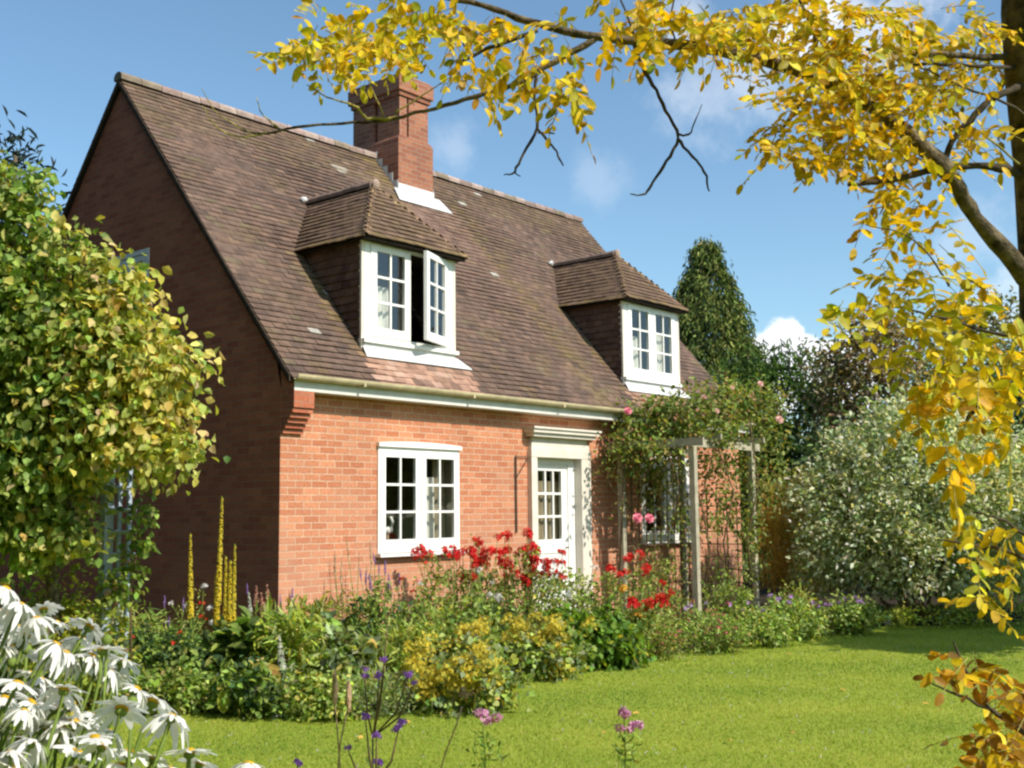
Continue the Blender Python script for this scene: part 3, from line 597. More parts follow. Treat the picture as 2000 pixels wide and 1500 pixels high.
    # dim room and curtain behind the glass
    b = MB(); b.box((x0+.12, 1.2, zb), (x1-.12, 1.24, zt-.06)); b.build('room_back', M['plaster'], d0_)
    curtain(d0_, x0+.13, x0+.55, yd+.12, zb+.05, zb+.70, M['curtain'])
    if not opened: curtain(d0_, cx+.1, cx+.5, yd+.12, zb+.05, zb+.8, M['curtain'])
    return d0_
dormer(0, True); dormer(5.41, False)

#@@MORE
# ================================================================== vegetation
GREEN = [(5, (.195, .295, .05)), (4, (.27, .375, .075)), (3, (.09, .165, .03)), (2, (.29, .37, .08)), (.6, (.40, .39, .11))]
MID = [(5, (.29, .40, .08)), (4, (.37, .47, .125)), (3, (.14, .225, .045)), (2, (.45, .50, .18)), (.6, (.55, .46, .13))]
LIME = [(4, (.32, .40, .05)), (3, (.40, .44, .07)), (2, (.21, .30, .04)), (1, (.48, .44, .08))]
DARK = [(4, (.05, .10, .035)), (3, (.075, .13, .045)), (1, (.11, .17, .06))]
GREY = [(4, (.23, .30, .15)), (3, (.30, .35, .20)), (2, (.16, .22, .09))]
OLIVE = [(4, (.23, .24, .06)), (3, (.30, .28, .08)), (2, (.16, .17, .045)), (1, (.34, .26, .10))]
def E_(px, py, d, rx, ry, depth=None):
    """ellipsoid from its place in the garden: centre at distance d along the sight line, radii in photo pixels"""
    c = at(px, py, d); k = d/F_PX; return (c[0], c[1], c[2], depth or rx*k, depth or rx*k, ry*k)
def crown(name, parent, ells, ncl, per, spread, L, pal, mat, W=.6, droop=.25, up=.6, shell=.5, pal2=None, f2=None, tmpl=T_DIA, zmin=.02, jit=.2):
    P, O, idx, cc = cluster_pts(ells, ncl, per, spread, shell, zmin); n = len(P)
    T = nrm(O+.7*rnd3(n)-[0, 0, droop]); Nn = nrm(O*.4+.6*rnd3(n)+np.array([0, 0, up*.6])+.55*sund); l = L*rng.uniform(.65, 1.25, n)
    C = palette(n, pal, jit); cl = 1+.14*rng.standard_normal(len(cc)); C = C*np.clip(cl[idx], .65, 1.4)[:, None]
    if pal2 is not None:
        m = rng.random(n) < f2(P, idx, cc); C[m] = palette(int(m.sum()), pal2, jit)
    return leaves(name, P, T, Nn, l, l*W*rng.uniform(.85, 1.15, n), mat, parent, np.clip(C, .004, .85), tmpl), cc
def limbs(name, parent, base, targets, r0, mat, n=7, bend=.12):
    b = MB(); base = np.array(base, float)
    for q in targets:
        q = np.array(q, float); m = 7; D = np.linalg.norm(q-base); off = np.cumsum(rnd3(m)*bend*D*.25, 0); off -= off*0
        pts = [base+(q-base)*(i/(m-1))**1.0+(rnd3(1)[0]*bend*D*.12 if 0 < i < m-1 else 0) for i in range(m)]
        b.tube(pts, [r0*(1-.82*i/(m-1)) for i in range(m)], n)
    return b.build(name, mat, parent, smooth=True, uv=False)
def trunk(parent, base, top, r0, r1, mat, n=9):
    b = MB(); base, top = np.array(base, float), np.array(top, float); m = 8
    b.tube([base+(top-base)*(i/(m-1))+(rnd3(1)[0]*r0*.5*(0 < i < m-1)) for i in range(m)], [r0+(r1-r0)*(i/(m-1))+(.35*r0 if i == 0 else 0) for i in range(m)], n)
    return b.build('trunk', mat, parent, smooth=True, uv=False)

# ---- green and yellow climber tree before the gable
D_ = 9.4; base = at(90, 1150, D_); base[2] = 0
t = thing('leafy_tree', 'broad leaved tree turning from green to yellow in front of the shaded gable wall', 'tree', base)
trunk(t, base, at(110, 900, D_), .06, .045, M['bark'])
ells = [E_(0, 480, D_, 70, 110), E_(80, 620, D_, 115, 125), E_(190, 640, D_-.2, 95, 95), E_(255, 720, D_-.3, 70, 85), E_(50, 800, D_, 140, 180), E_(200, 800, D_-.2, 115, 120), E_(305, 860, D_-.3, 60, 62), E_(40, 980, D_, 110, 90), E_(-110, 700, D_, 130, 330), E_(135, 990, D_-.1, 48, 65),
        E_(150, 480, D_-.2, 30, 38), E_(50, 380, D_, 36, 45), E_(0, 350, D_, 36, 46), E_(100, 450, D_, 30, 36), E_(240, 590, D_-.3, 38, 36), E_(315, 625, D_-.3, 28, 36), E_(358, 708, D_-.35, 24, 24), E_(335, 785, D_-.3, 32, 30), E_(358, 865, D_-.35, 24, 36), E_(245, 565, D_-.3, 28, 28), E_(318, 715, D_-.3, 40, 50), E_(160, 1050, D_-.2, 24, 34), E_(70, 1050, D_-.1, 46, 42), E_(195, 530, D_-.3, 25, 30), E_(20, 1040, D_-.2, 46, 46)]
limbs('branch', t, at(110, 900, D_), [e[:3] for e in ells]+[at(200, 780, D_-.5), at(300, 700, D_-.5)], .035, M['bark'])
YEL = [(4, (.46, .48, .10)), (4, (.60, .56, .17)), (2, (.62, .50, .12)), (3, (.36, .43, .10)), (1, (.60, .46, .24))]
CAMX = lambda P: 1000+F_PX*((P-CAM)@RT)/((P-CAM)@FW)
crown('crown', t, ells, 800, 27, .10, .086, GREEN+[(6, (.29, .40, .10))], M['leaf'], .72, .75, .5, .4, YEL, lambda P, i, cc: np.clip((CAMX(cc)[i]-50+60*rng.standard_normal(len(P)))/210, .08, .92))
b = MB(); b.tube([at(95, 880, 9.0), at(125, 835, 8.95), at(160, 790, 8.95), at(210, 770, 9.0)], [.02, .018, .013, .008], 6); b.tube([at(125, 835, 8.95), at(130, 870, 8.95), at(133, 905, 9)], [.012, .01, .006], 5); b.build('branch', M['lichen'], t, smooth=True, uv=False)
# conifer top showing over that tree
base = at(30, 1000, 17); base[2] = 0
t = thing('dark_conifer', 'dark blue green conifer top poking up behind the yellowing leafy tree', 'tree', base)
trunk(t, base, at(30, 300, 17), .14, .03, M['bark'])
crown('crown', t, [E_(30, 330, 17, 28, 55), E_(20, 450, 17, 70, 110), E_(60, 560, 17, 110, 130), E_(120, 430, 17, 28, 80), E_(10, 700, 17, 160, 220)], 170, 40, .22, .22, [(3, (.05, .075, .07)), (2, (.08, .10, .10)), (2, (.035, .055, .04))], M['needle'], .12, -.2, .2, .4)

# ---- white trellis arch with a climber beside the gable
base = at(235, 1140, 9.8); base[2] = 0
t = thing('garden_trellis', 'blue grey wooden trellis with a broad post standing below the yellowing tree', 'trellis', base)
def vx(px, d, z0, z1, wdt, mb):
    p = at(px, 1040, d); mb.box((p[0]-wdt/2, p[1]-wdt/2, z0), (p[0]+wdt/2, p[1]+wdt/2, z1))
b = MB(); vx(208, 9.8, 0, 2.15, .085, b); b.build('post', M['blueg'], t, uv=False)
b = MB()
for px in (232, 251): vx(px, 9.8, .3, 2.12, .032, b)
b.build('upright', M['blueg'], t, uv=False)
for i, py in enumerate((953, 996, 1039, 1082, 1126)):
    b = MB(); p, q = at(214, py, 9.77), at(266, py+1, 9.77); b.tube([p, q], .019, 4); b.build('rail', M['blueg'], t, uv=False)
base = at(262, 1190, 9.6); base[2] = 0
t = thing('climbing_plant', 'thin leafy climber twining up the right side of the blue grey trellis', 'climber', base)
b = MB(); b.tube([base, at(255, 1150, 9.6), at(268, 1070, 9.6), at(275, 1000, 9.65), at(272, 960, 9.7)], [.012, .01, .008, .006, .004], 5); b.build('stem', M['brownstem'], t, smooth=True, uv=False)
crown('foliage', t, [E_(278, 1000, 9.6, 24, 50), E_(268, 1080, 9.6, 25, 45), E_(240, 1150, 9.6, 35, 40), E_(285, 1040, 9.6, 14, 40)], 60, 7, .05, .065, GREEN+[(1, (.34, .34, .06)), (.5, (.34, .2, .12))], M['leaf'], .7, .6, .5, .2)

# ---- far trees to the right of the house
def conifer(px, pytop, pybase, d, rpx, label, pal, nb=230, per=34):
    base = at(px, 1000, d); base[2] = 0; top = at(px, pytop, d); H = top[2]; Rm = rpx*d/F_PX
    t = thing('cypress_tree', label, 'tree', base); trunk(t, base, base+[0, 0, H*.6], .22, .05, M['bark'])
    P, T = [], []
    for i in range(nb):
        f = rng.random()**.8; z = H*(1-.94*f); r_ = Rm*(f**.74*1.0+.035)*(.78+.28*rng.random())*(1 if f < .85 else .9); a = rng.uniform(0, 2*math.pi)
        c = np.array([base[0]+r_*math.cos(a), base[1]+r_*math.sin(a), z]); o = np.array([math.cos(a), math.sin(a), 0])
        k = rng.poisson(per); u = rng.random((k, 1)); tang = np.array([-o[1], o[0], 0])
        P.append(c-o*u*r_*.55+[0, 0, .22]*u+tang*(rng.standard_normal((k, 1))*.16)+rnd3(k)*[.06, .06, .10]-[0, 0, .3]*(1-u)*rng.random((k, 1)))
        T.append(np.tile(o*.55-[0, 0, .9], (k, 1))+.35*rnd3(k))
    P, T = np.concatenate(P), np.concatenate(T); n = len(P)
    leaves('crown', P, T, rnd3(n)+nrm((P-base)*[1, 1, 0])*1.2, rng.uniform(.10, .22, n), rng.uniform(.022, .045, n), M['needle'], t, palette(n, pal, .28))
conifer(1395, 462, 1000, 30, 212, 'tall narrow dark cypress rising behind the right end of the house roof', [(4, (.17, .22, .05)), (3, (.23, .27, .07)), (3, (.075, .12, .03)), (1, (.31, .30, .10))], 620, 75)
def tree(name, label, cat, d, ells, px, ncl, per, spread, L, pal, mat='leaf', W=.5, r0=.14, droop=.2, up=.5, shell=.5, brs=True, tm=T_DIA, group=None, pal2=None, f2=None):
    base = at(px, 1000, d); base[2] = 0; t = thing(name, label, cat, base, group); e = [E_(*q) for q in ells]
    topc = np.array(e[0][:3]); trunk(t, base, (base+topc)/2, r0, r0*.6, M['bark'])
    if brs: limbs('branch', t, (base+topc)/2, [q[:3] for q in e], r0*.45, M['bark'])
    crown('crown', t, e, ncl, per, spread, L, pal, M[mat], W, droop, up, shell, tmpl=tm, pal2=pal2, f2=f2); return t
tree('yew_tree', 'dense dark green yew in the gap between the cypress and the brown leaved tree', 'tree', 26, [(1520, 830, 26, 95, 130), (1450, 830, 26, 75, 120), (1580, 850, 25.6, 70, 130), (1500, 740, 26, 55, 60), (1570, 750, 26, 60, 60), (1450, 740, 26, 40, 45), (1530, 960, 26, 130, 120)], 1520, 260, 48, .2, .17, [(4, (.08, .16, .036)), (3, (.12, .21, .045)), (2, (.045, .09, .022)), (1, (.19, .26, .06))], 'needle', .22, droop=-.3)
BRN = [(4, (.32, .25, .13)), (3, (.19, .15, .085)), (3, (.40, .31, .17)), (4, (.22, .25, .08)), (.6, (.30, .16, .11))]
tree('brown_tree', 'brown leaved tree with bare twigs beside the dark yew', 'tree', 23.5, [(1700, 740, 23.5, 80, 120), (1650, 770, 23.5, 60, 80), (1760, 740, 23.5, 70, 130), (1720, 670, 23.5, 55, 60), (1670, 860, 23.5, 80, 90), (1640, 720, 23.5, 30, 40)], 1700, 230, 26, .2, .13, BRN, W=.55, tm=T_DIA)
b = MB()
for pts in (((1745, 800), (1690, 700), (1640, 640), (1620, 630)), ((1690, 700), (1665, 660), (1650, 630)), ((1720, 760), (1700, 690), (1725, 620)), ((1620, 700), (1660, 735), (1700, 760)), ((1650, 640), (1690, 625), (1700, 610)), ((1760, 700), (1775, 650), (1765, 615))):
    b.tube([at(x, y, 23.3) for x, y in pts], [.035, .025, .018, .01][:len(pts)], 5)
b.build('twig', M['bark'], bpy.data.objects['brown_tree'], smooth=True, uv=False)
tree('brown_tree', 'dull olive brown tree behind the hanging yellow leaves at the right edge', 'tree', 24.5, [(1880, 720, 24.5, 100, 120), (1960, 690, 24.5, 80, 110), (1830, 790, 24.5, 90, 80), (1980, 800, 24.5, 100, 100), (1900, 640, 24.5, 50, 50)], 1900, 230, 26, .22, .13, [(4, (.17, .19, .075)), (3, (.22, .20, .09)), (2, (.11, .13, .05)), (1, (.27, .21, .10))], W=.55)
tree('dark_hedge_tree', 'dark green tree filling the gap low behind the pale variegated shrub', 'tree', 22, [(1850, 900, 22, 190, 130), (2050, 870, 22, 150, 170), (1640, 950, 22, 110, 110)], 1850, 200, 40, .25, .16, DARK, W=.5)

# ---- large variegated shrub at the end of the lawn
VAR = [(4, (.50, .56, .36)), (5, (.64, .68, .49)), (3.5, (.29, .39, .17)), (2, (.76, .77, .61)), (2, (.15, .22, .08))]
base, _ = ground(1790, 1218)
t = thing('variegated_shrub', 'huge pale cream and green variegated shrub at the far end of the lawn', 'shrub', base)
el = [E_(1780, 960, 17, 170, 170), E_(1690, 1040, 16.8, 130, 130), E_(1890, 1000, 16.8, 140, 150), E_(1780, 850, 17.2, 120, 75), E_(1640, 990, 17, 95, 90), E_(1800, 1090, 16.4, 130, 80), E_(1930, 1110, 16.2, 90, 70), E_(1660, 890, 17.3, 60, 50), E_(1900, 890, 17.2, 110, 70), E_(1610, 1080, 16.9, 60, 80)]
limbs('stem', t, base, [q[:3] for q in el], .035, M['bark'])
crown('crown', t, el, 1150, 32, .12, .088, VAR, M['leaf'], .52, .05, .55, .62, zmin=.35)
base = at(2060, 1000, 17.5); base[2] = 0
t = thing('variegated_shrub', 'second pale variegated shrub, cut by the right edge of the photo', 'shrub', base)
crown('crown', t, [E_(2020, 970, 17.6, 90, 110), E_(2080, 1060, 17.2, 110, 130), E_(1990, 1100, 17, 60, 90)], 200, 22, .13, .085, [(3, (.42, .42, .28)), (3, (.28, .31, .16)), (2, (.53, .50, .36)), (2, (.15, .19, .08))], M['leaf'], .5, .05, .55, .6, zmin=.3)
# feathery golden brown shrub beside the pergola
base = at(1540, 1180, 18.3); base[2] = 0
t = thing('feathery_shrub', 'golden brown feathery shrub between the pergola and the variegated shrub', 'shrub', base)
el = [E_(1545, 1030, 18.3, 55, 85), E_(1515, 1080, 18.2, 45, 80), E_(1590, 990, 18.4, 45, 60), E_(1560, 1130, 18.2, 50, 60)]
P, O, idx, cc = cluster_pts(el, 260, 26, .10, .5, .1); n = len(P)
leaves('foliage', P, O*.6+rnd3(n)*.35+[0, 0, .8], rnd3(n), rng.uniform(.10, .2, n), .014, M['leaf'], t, palette(n, [(4, (.50, .42, .12)), (3, (.58, .50, .17)), (2, (.28, .25, .07)), (1, (.32, .22, .09))]), T_BLADE)
# tree and hedge standing outside the frame, whose shade and reflection are in the photo
base = np.array([8.4, -8.0, 0.]); t = thing('shade_tree', 'round green tree outside the photo, casting the shade on the right of the lawn', 'tree', base)
trunk(t, base, base+[0, 0, 2.2], .14, .1, M['bark']); crown('crown', t, [(6.5, -8., 3.25, .9, .5, .4), (8.2, -8.1, 3.0, 1.3, .7, .75), (9.9, -8.2, 3.0, 1.6, .9, .95)], 520, 60, .22, .18, GREEN, M['leaf'], shell=.2)
base = np.array([-2., -27, 0.]); t = thing('unseen_hedge', 'tall dark hedge behind the photographer, mirrored dimly in the lower windows', 'hedge', base)
crown('foliage', t, [(x, -27+random.uniform(-.8, .8), 2.2, 2.6, 1.3, 2.6) for x in np.arange(-16, 24, 3.2)], 420, 24, .4, .42, DARK, M['leaf'], .7)
base = np.array([-7.4, 3., 0.]); t = thing('unseen_hedge', 'unseen added tree row on the left, blocking sky light from the gable wall', 'hedge', base)  # tree row added out of view to keep sky light off the gable
crown('foliage', t, [(-8.4-.20*abs(y-4)+random.uniform(-.3, .3), y, 5.6, 1.3, 2.4, 6.6) for y in np.arange(-13, 24, 2.6)], 1700, 28, .5, .55, DARK, M['leaf'], .7)

# ---- pergola with climbing rose
pg = thing('rose_pergola', 'weathered pale timber pergola carrying a climbing rose in front of the right hand window', 'pergola', (5.97, -1.5, 0))
X0, X1, Y0, Y1 = 5.97, 7.61, -1.5, -.28
for (x, y) in ((X0, Y0), (X1, Y0), (X0, Y1), (X1, Y1)):
    b = MB(); b.box((x-.042, y-.042, -.03), (x+.042, y+.042, 2.50)); b.build('post', M['oak'], pg, uv=False)
for y in (Y0, Y1):
    b = MB(); b.box((X0-.06, y-.025, 2.501), (X1+.25, y+.025, 2.61)); b.build('beam', M['oak'], pg, uv=False)
for x in (X0-.07, X0+.42, X0+.92, X1+.03):
    b = MB(); b.box((x-.02, Y0-.22, 2.611 if x > X0 else 2.51), (x+.02, Y1+.2, 2.69 if x > X0 else 2.62)); b.build('rafter', M['oak'], pg, uv=False)
for (x0, x1, y) in ((X0+.06, X1-.06, Y1), (X1+.0, X1+.001, 0)):
    if y == 0: continue
    b = MB()
    for x in np.arange(x0, x1, .19): b.box((x-.007, y-.007, .2), (x+.007, y+.007, 2.4))
    for z in np.arange(.35, 2.4, .19): b.box((x0, y-.021, z-.007), (x1, y-.0075, z+.007))
    b.build('lattice', M['brownstem'], pg, uv=False)
b = MB()
for y in np.arange(Y0+.1, Y1, .17): b.box((X1-.007, y-.007, .2), (X1+.007, y+.007, 1.9))
for z in np.arange(.35, 1.9, .19): b.box((X1-.02, Y0+.05, z-.007), (X1-.0075, Y1-.05, z+.007))
b.build('lattice', M['brownstem'], pg, uv=False)
rose = thing('climbing_rose', 'sprawling climbing rose with a few pink blooms growing over the timber pergola', 'rose', (X0+.7, Y0+.7, 0))
dd = 15.2; RG = [(4, (.15, .22, .045)), (4, (.22, .29, .06)), (3, (.30, .34, .09)), (2, (.08, .14, .03)), (1.6, (.33, .29, .08)), (.9, (.36, .20, .10))]
el = [E_(1365, 802, 16.6, 100, 36), E_(1445, 795, 17.3, 75, 48), E_(1285, 832, 16.8, 75, 40), E_(1225, 845, 16.5, 45, 40), E_(1505, 850, 17.8, 42, 50), E_(1345, 835, 16.4, 95, 30), E_(1515, 920, 17.6, 32, 60), E_(1425, 768, 17, 50, 30), E_(1495, 790, 17.5, 32, 34), E_(1255, 880, 16.4, 60, 24), E_(1222, 866, 16.1, 24, 14), E_(1262, 866, 15.85, 26, 14), E_(1302, 862, 15.7, 24, 9), E_(1440, 858, 16.3, 44, 9), E_(1300, 880, 15.9, 30, 20)]
crown('foliage', rose, el, 430, 15, .11, .078, RG, M['leaf'], .6, .3, .5, .3)
el = [E_(1300, 910, 16.6, 34, 60), E_(1410, 955, 17, 42, 65), E_(1450, 1030, 16.6, 34, 50), E_(1275, 960, 16.7, 22, 60), E_(1330, 1000, 16.4, 30, 40), E_(1225, 900, 16.4, 26, 45), E_(1490, 940, 17, 30, 60), E_(1480, 1080, 16.8, 20, 50), E_(1370, 1010, 16.5, 30, 40), E_(1410, 900, 17.4, 60, 26)]
crown('foliage', rose, el, 190, 13, .09, .07, RG, M['leaf'], .6, .6, .4, .1)
el = [E_(1195, 920, 16.2, 16, 60), E_(1300, 1090, 16.3, 60, 55), E_(1420, 1120, 16.5, 55, 45), E_(1215, 990, 16.2, 20, 50), E_(1485, 1010, 16.9, 18, 100)]
crown('foliage', rose, el, 100, 9, .09, .058, RG+[(3, (.25, .25, .07))], M['leaf'], .5, .5, .4, .1)
b = MB()
for pts in (((1210, 1120), (1214, 1000), (1222, 900), (1260, 850)), ((1370, 1180), (1385, 1080), (1372, 980), (1395, 880), (1440, 800)), ((1470, 1170), (1462, 1050), (1480, 950), (1470, 830)), ((1235, 1000), (1195, 950), (1180, 880), (1230, 840)), ((1425, 1160), (1415, 1060), (1430, 960), (1400, 860)), ((1360, 850), (1300, 870), (1255, 930), (1240, 1010)), ((1300, 870), (1330, 950), (1320, 1040))):
    b.tube([at(x+rng.normal()*3, y, 16.3) for x, y in pts], [.016, .013, .010, .007, .005][:len(pts)], 5)
b.build('stem', M['brownstem'], rose, smooth=True, uv=False)
def rose_bloom(cols):
    b = MB()
    for ring, (r, h, n) in enumerate(((.048, .0, 7), (.034, .018, 6), (.02, .03, 5))):
        for i in range(n):
            a = 2*math.pi*(i+.5*ring)/n; ca, sa = math.cos(a), math.sin(a); c = tuple(np.array(random.choice(cols))*random.uniform(.8, 1.15)); s = r*.75
            b.add([(0, 0, h-.02), (r*.6*ca-s*.6*sa, r*.6*sa+s*.6*ca, h+.006), (r*1.1*ca-s*.3*sa, r*1.1*sa+s*.3*ca, h+.012), (r*1.1*ca+s*.3*sa, r*1.1*sa-s*.3*ca, h+.012), (r*.6*ca+s*.6*sa, r*.6*sa-s*.6*ca, h+.006)], [(0, 1, 2, 3, 4)], c)
    o = b.build('flower', M['petal'], None, uv=False, col=True); me = o.data; bpy.data.objects.remove(o); return me
def cluster_bloom(cols, n, rad, pr, flat=1.):
    """a head made of small four petalled florets"""
    b = MB()
    for i in range(n):
        d = nrm(rng.standard_normal(3)); d[2] = abs(d[2])*flat; c0 = d*rad*rng.random()**.4; col = tuple(np.clip(np.array(random.choice(cols))*random.uniform(.75, 1.2), 0, .9)); nn = nrm(d+.5*rng.standard_normal(3)); u = nrm(np.cross(nn, rng.standard_normal(3))); v = np.cross(nn, u)
        for k in range(4):
            a = math.pi*k/2; q = u*math.cos(a)+v*math.sin(a); s = np.cross(nn, q); b.add([c0, c0+q*pr*.6+s*pr*.4+nn*.002, c0+q*pr+nn*.0, c0+q*pr*.6-s*pr*.4+nn*.002], [(0, 1, 2, 3)], col)
    o = b.build('flower', M['petal'], None, uv=False, col=True); me = o.data; bpy.data.objects.remove(o); return me
def spike_bloom(cols, L, r, n, pr):
    b = MB()
    for i in range(n):
        f = rng.random(); a = rng.uniform(0, 6.28); rr = r*(1-.75*f); c0 = np.array([rr*math.cos(a), rr*math.sin(a), f*L]); nn = nrm(np.array([math.cos(a), math.sin(a), .4])); u = nrm(np.cross(nn, [0, 0, 1])); v = np.cross(nn, u); col = tuple(np.clip(np.array(random.choice(cols))*random.uniform(.7, 1.2), 0, .9)); p = pr*(1-.5*f)
        b.add([c0-u*p, c0-v*p, c0+u*p, c0+v*p+nn*p*.4], [(0, 1, 2, 3)], col); b.add([c0-u*p*.5+nn*p*.3, c0-v*p*.9+nn*p*.7, c0+u*p*.5+nn*p*.3], [(0, 1, 2)], col)
    b.tube([(0, 0, -.02), (0, 0, L*.97)], [r*.45, r*.12], 6, tuple(np.array(cols[0])*.7))
    o = b.build('flower', M['petal'], None, uv=False, col=True); me = o.data; bpy.data.objects.remove(o); return me
def bloom(me, parent, loc, s=1., tilt=.3, face=None, name='flower', label=None):
    o = bpy.data.objects.new(name, me); link(o, parent); o.location = tuple(np.array(loc)-wloc(parent)); o.scale = (s, s, s)
    if face is not None: o.rotation_euler = Vector(face).to_track_quat('Z', 'Y').to_euler()
    else: o.rotation_euler = (random.gauss(0, tilt), random.gauss(0, tilt), random.uniform(0, 6.28))
    if label: o['label'] = label
    return o
PINK = rose_bloom([(.80, .22, .30), (.82, .32, .38), (.75, .14, .24)]); PALE = rose_bloom([(.80, .45, .38), (.80, .52, .45)])
TOCAM = nrm(CAM-np.array([5, -2, 2.6])); SUNF = nrm(TOCAM+sund)
for px, py, d, me, s in ((1226, 803, 16.1, PINK, 1.15), (1245, 1012, 15.4, PINK, 1.35), (1268, 1013, 15.4, PINK, 1.3), (1485, 750, 16.6, PALE, .9), (1522, 820, 16.9, PALE, 1.2), (1400, 803, 16, PALE, .75), (1375, 775, 16.2, PALE, .75), (1430, 757, 16.3, PALE, .65)): bloom(me, rose, at(px, py, d), s, face=SUNF)
# ================================================================== flower border
def perennial(name, label, cat, px, pb, ptop, wpx, pal, L, ncl=60, per=10, W=.62, droop=.3, up=.7, blooms=(), bscale=1., bpal=None, stems=True, tmpl=T_DIA, spread=.055, mat='leaf', group=None, jit=.2, bname='flower', tilt=.3, shell=.45):
    base, d = ground(px, pb); t = thing(name, label, cat, base, group); k = d/F_PX; h = (pb-ptop); w2 = wpx/2; dep = min(w2*k, .42)
    el = [E_(px, pb-h*.40, d, w2*.62, h*.40, dep)]
    for i in range(7):
        q = px+w2*random.uniform(-.85, .85); el.append(E_(q, pb-h*random.uniform(.2, .75)*(1-.35*abs(q-px)/w2), d+random.uniform(-.15, .2), w2*random.uniform(.2, .42), h*random.uniform(.18, .36), dep*.5))
    for i in range(int(2+wpx/26)):                # uneven shoots above the mound
        q = px+w2*random.uniform(-.8, .8); hh = h*random.uniform(.10, .24); el.append(E_(q, pb-h*random.uniform(.72, 1.0)*(1-.3*abs(q-px)/w2), d+random.uniform(-.2, .2), random.uniform(9, 17), hh+8, .06))
    crown('foliage', t, el, int(ncl*1.35), int(per*1.25), spread*.9, L*(.78 if L < .11 else .95), pal, M[mat], W, droop, up, shell, tmpl=tmpl, zmin=.015, jit=jit+.08)
    if blooms:
        b = MB()
        for q in blooms:
            me = q[2] if len(q) > 2 else bpal; dd_ = d+random.uniform(-.22, .12); p = at(q[0], q[1], dd_)
            up_ = bname == 'flower_spike'
            bloom(me, t, p, bscale*random.uniform(.8, 1.2)*(q[3] if len(q) > 3 else 1), tilt if not up_ else .07, face=None if up_ else nrm(.35*SUNF+[0, 0, .6]+.35*rng.standard_normal(3)), name=bname)
            foot = base+np.array([random.uniform(-.5, .5)*dep, random.uniform(-.5, .5)*dep, 0]); mid = (p+foot)/2+np.array([0, 0, .08]); mid[:2] = p[:2]*.7+foot[:2]*.3
            b.tube([foot, mid, p], [.006, .005, .0035], 4)
        if stems: b.build('stem', M['stem'], t, smooth=True, uv=False)
    return t
RED = cluster_bloom([(.76, .03, .02), (.82, .07, .03), (.60, .015, .015)], 13, .05, .026)
RED2 = cluster_bloom([(.62, .02, .015), (.70, .07, .03)], 6, .03, .02)
WHITE = cluster_bloom([(.80, .79, .74), (.74, .74, .68)], 26, .075, .022, .6)
WHITE2 = cluster_bloom([(.80, .79, .74), (.74, .74, .68)], 12, .05, .02, .6)
ORANGE = cluster_bloom([(.75, .30, .02), (.75, .40, .03)], 10, .045, .025)
MAUVE = cluster_bloom([(.52, .32, .62), (.60, .40, .68), (.46, .26, .55)], 5, .028, .026)
VIOLET = spike_bloom([(.36, .22, .52), (.44, .30, .58), (.30, .17, .44)], .16, .016, 46, .011)
PINKS = cluster_bloom([(.62, .16, .18), (.68, .24, .24), (.55, .10, .14)], 5, .03, .018)
LIMEF = cluster_bloom([(.68, .56, .07), (.60, .52, .07), (.72, .55, .05), (.50, .45, .07)], 44, .085, .014, .8)
SALMON = spike_bloom([(.50, .24, .16), (.44, .20, .13), (.52, .32, .22)], .26, .032, 60, .02)
SILVER = spike_bloom([(.50, .52, .40), (.42, .46, .32), (.58, .58, .48)], .26, .028, 70, .02)
BUFF = spike_bloom([(.48, .40, .22), (.40, .34, .18)], .26, .012, 40, .010)
MULL = spike_bloom([(.66, .50, .03), (.74, .58, .04), (.52, .42, .04), (.6, .52, .07)], 1., .030, 420, .018)
jl = lambda pts, j=6: [(x+random.uniform(-j, j), y+random.uniform(-j, j)) for x, y in pts]

# back of the border, left to right
perennial('golden_shrub', 'lime and bronze leaved low shrub below the blue grey trellis', 'shrub', 150, 1390, 1118, 210, LIME+LIME+[(2, (.48, .42, .08)), (1, (.40, .27, .09))], .07, 170, 14)
perennial('leafy_perennial', 'fresh green arching perennial at the foot of the trellis climber', 'plant', 255, 1290, 1185, 130, LIME+MID, .16, 70, 10, .16, .2, tmpl=T_BLADE)
perennial('leafy_perennial', 'green leafy plant at the left edge behind the daisies, below the hanging tree leaves', 'plant', 20, 1370, 1160, 150, GREEN+LIME, .085, 80, 12)
perennial('white_phlox', 'white phlox with five flower heads behind the tall yellow mullein spires', 'phlox', 395, 1290, 1165, 130, MID, .07, 70, 10, .35, blooms=[(398, 1146, WHITE), (335, 1179, WHITE2), (362, 1184, WHITE2), (410, 1188, WHITE), (417, 1216, WHITE), (325, 1215, WHITE2)], bscale=.8, bpal=WHITE)
perennial('white_phlox', 'single white phlox head just right of the tallest mullein spire', 'phlox', 468, 1285, 1190, 70, MID, .065, 34, 9, .35, blooms=[(461, 1158, WHITE), (470, 1165, WHITE2)], bscale=.75)
perennial('white_phlox', 'small white flowered plant left of the mulleins, under the trellis', 'phlox', 236, 1300, 1215, 60, GREEN, .06, 30, 9, .4, blooms=[(236, 1198, WHITE2)], bscale=.7)
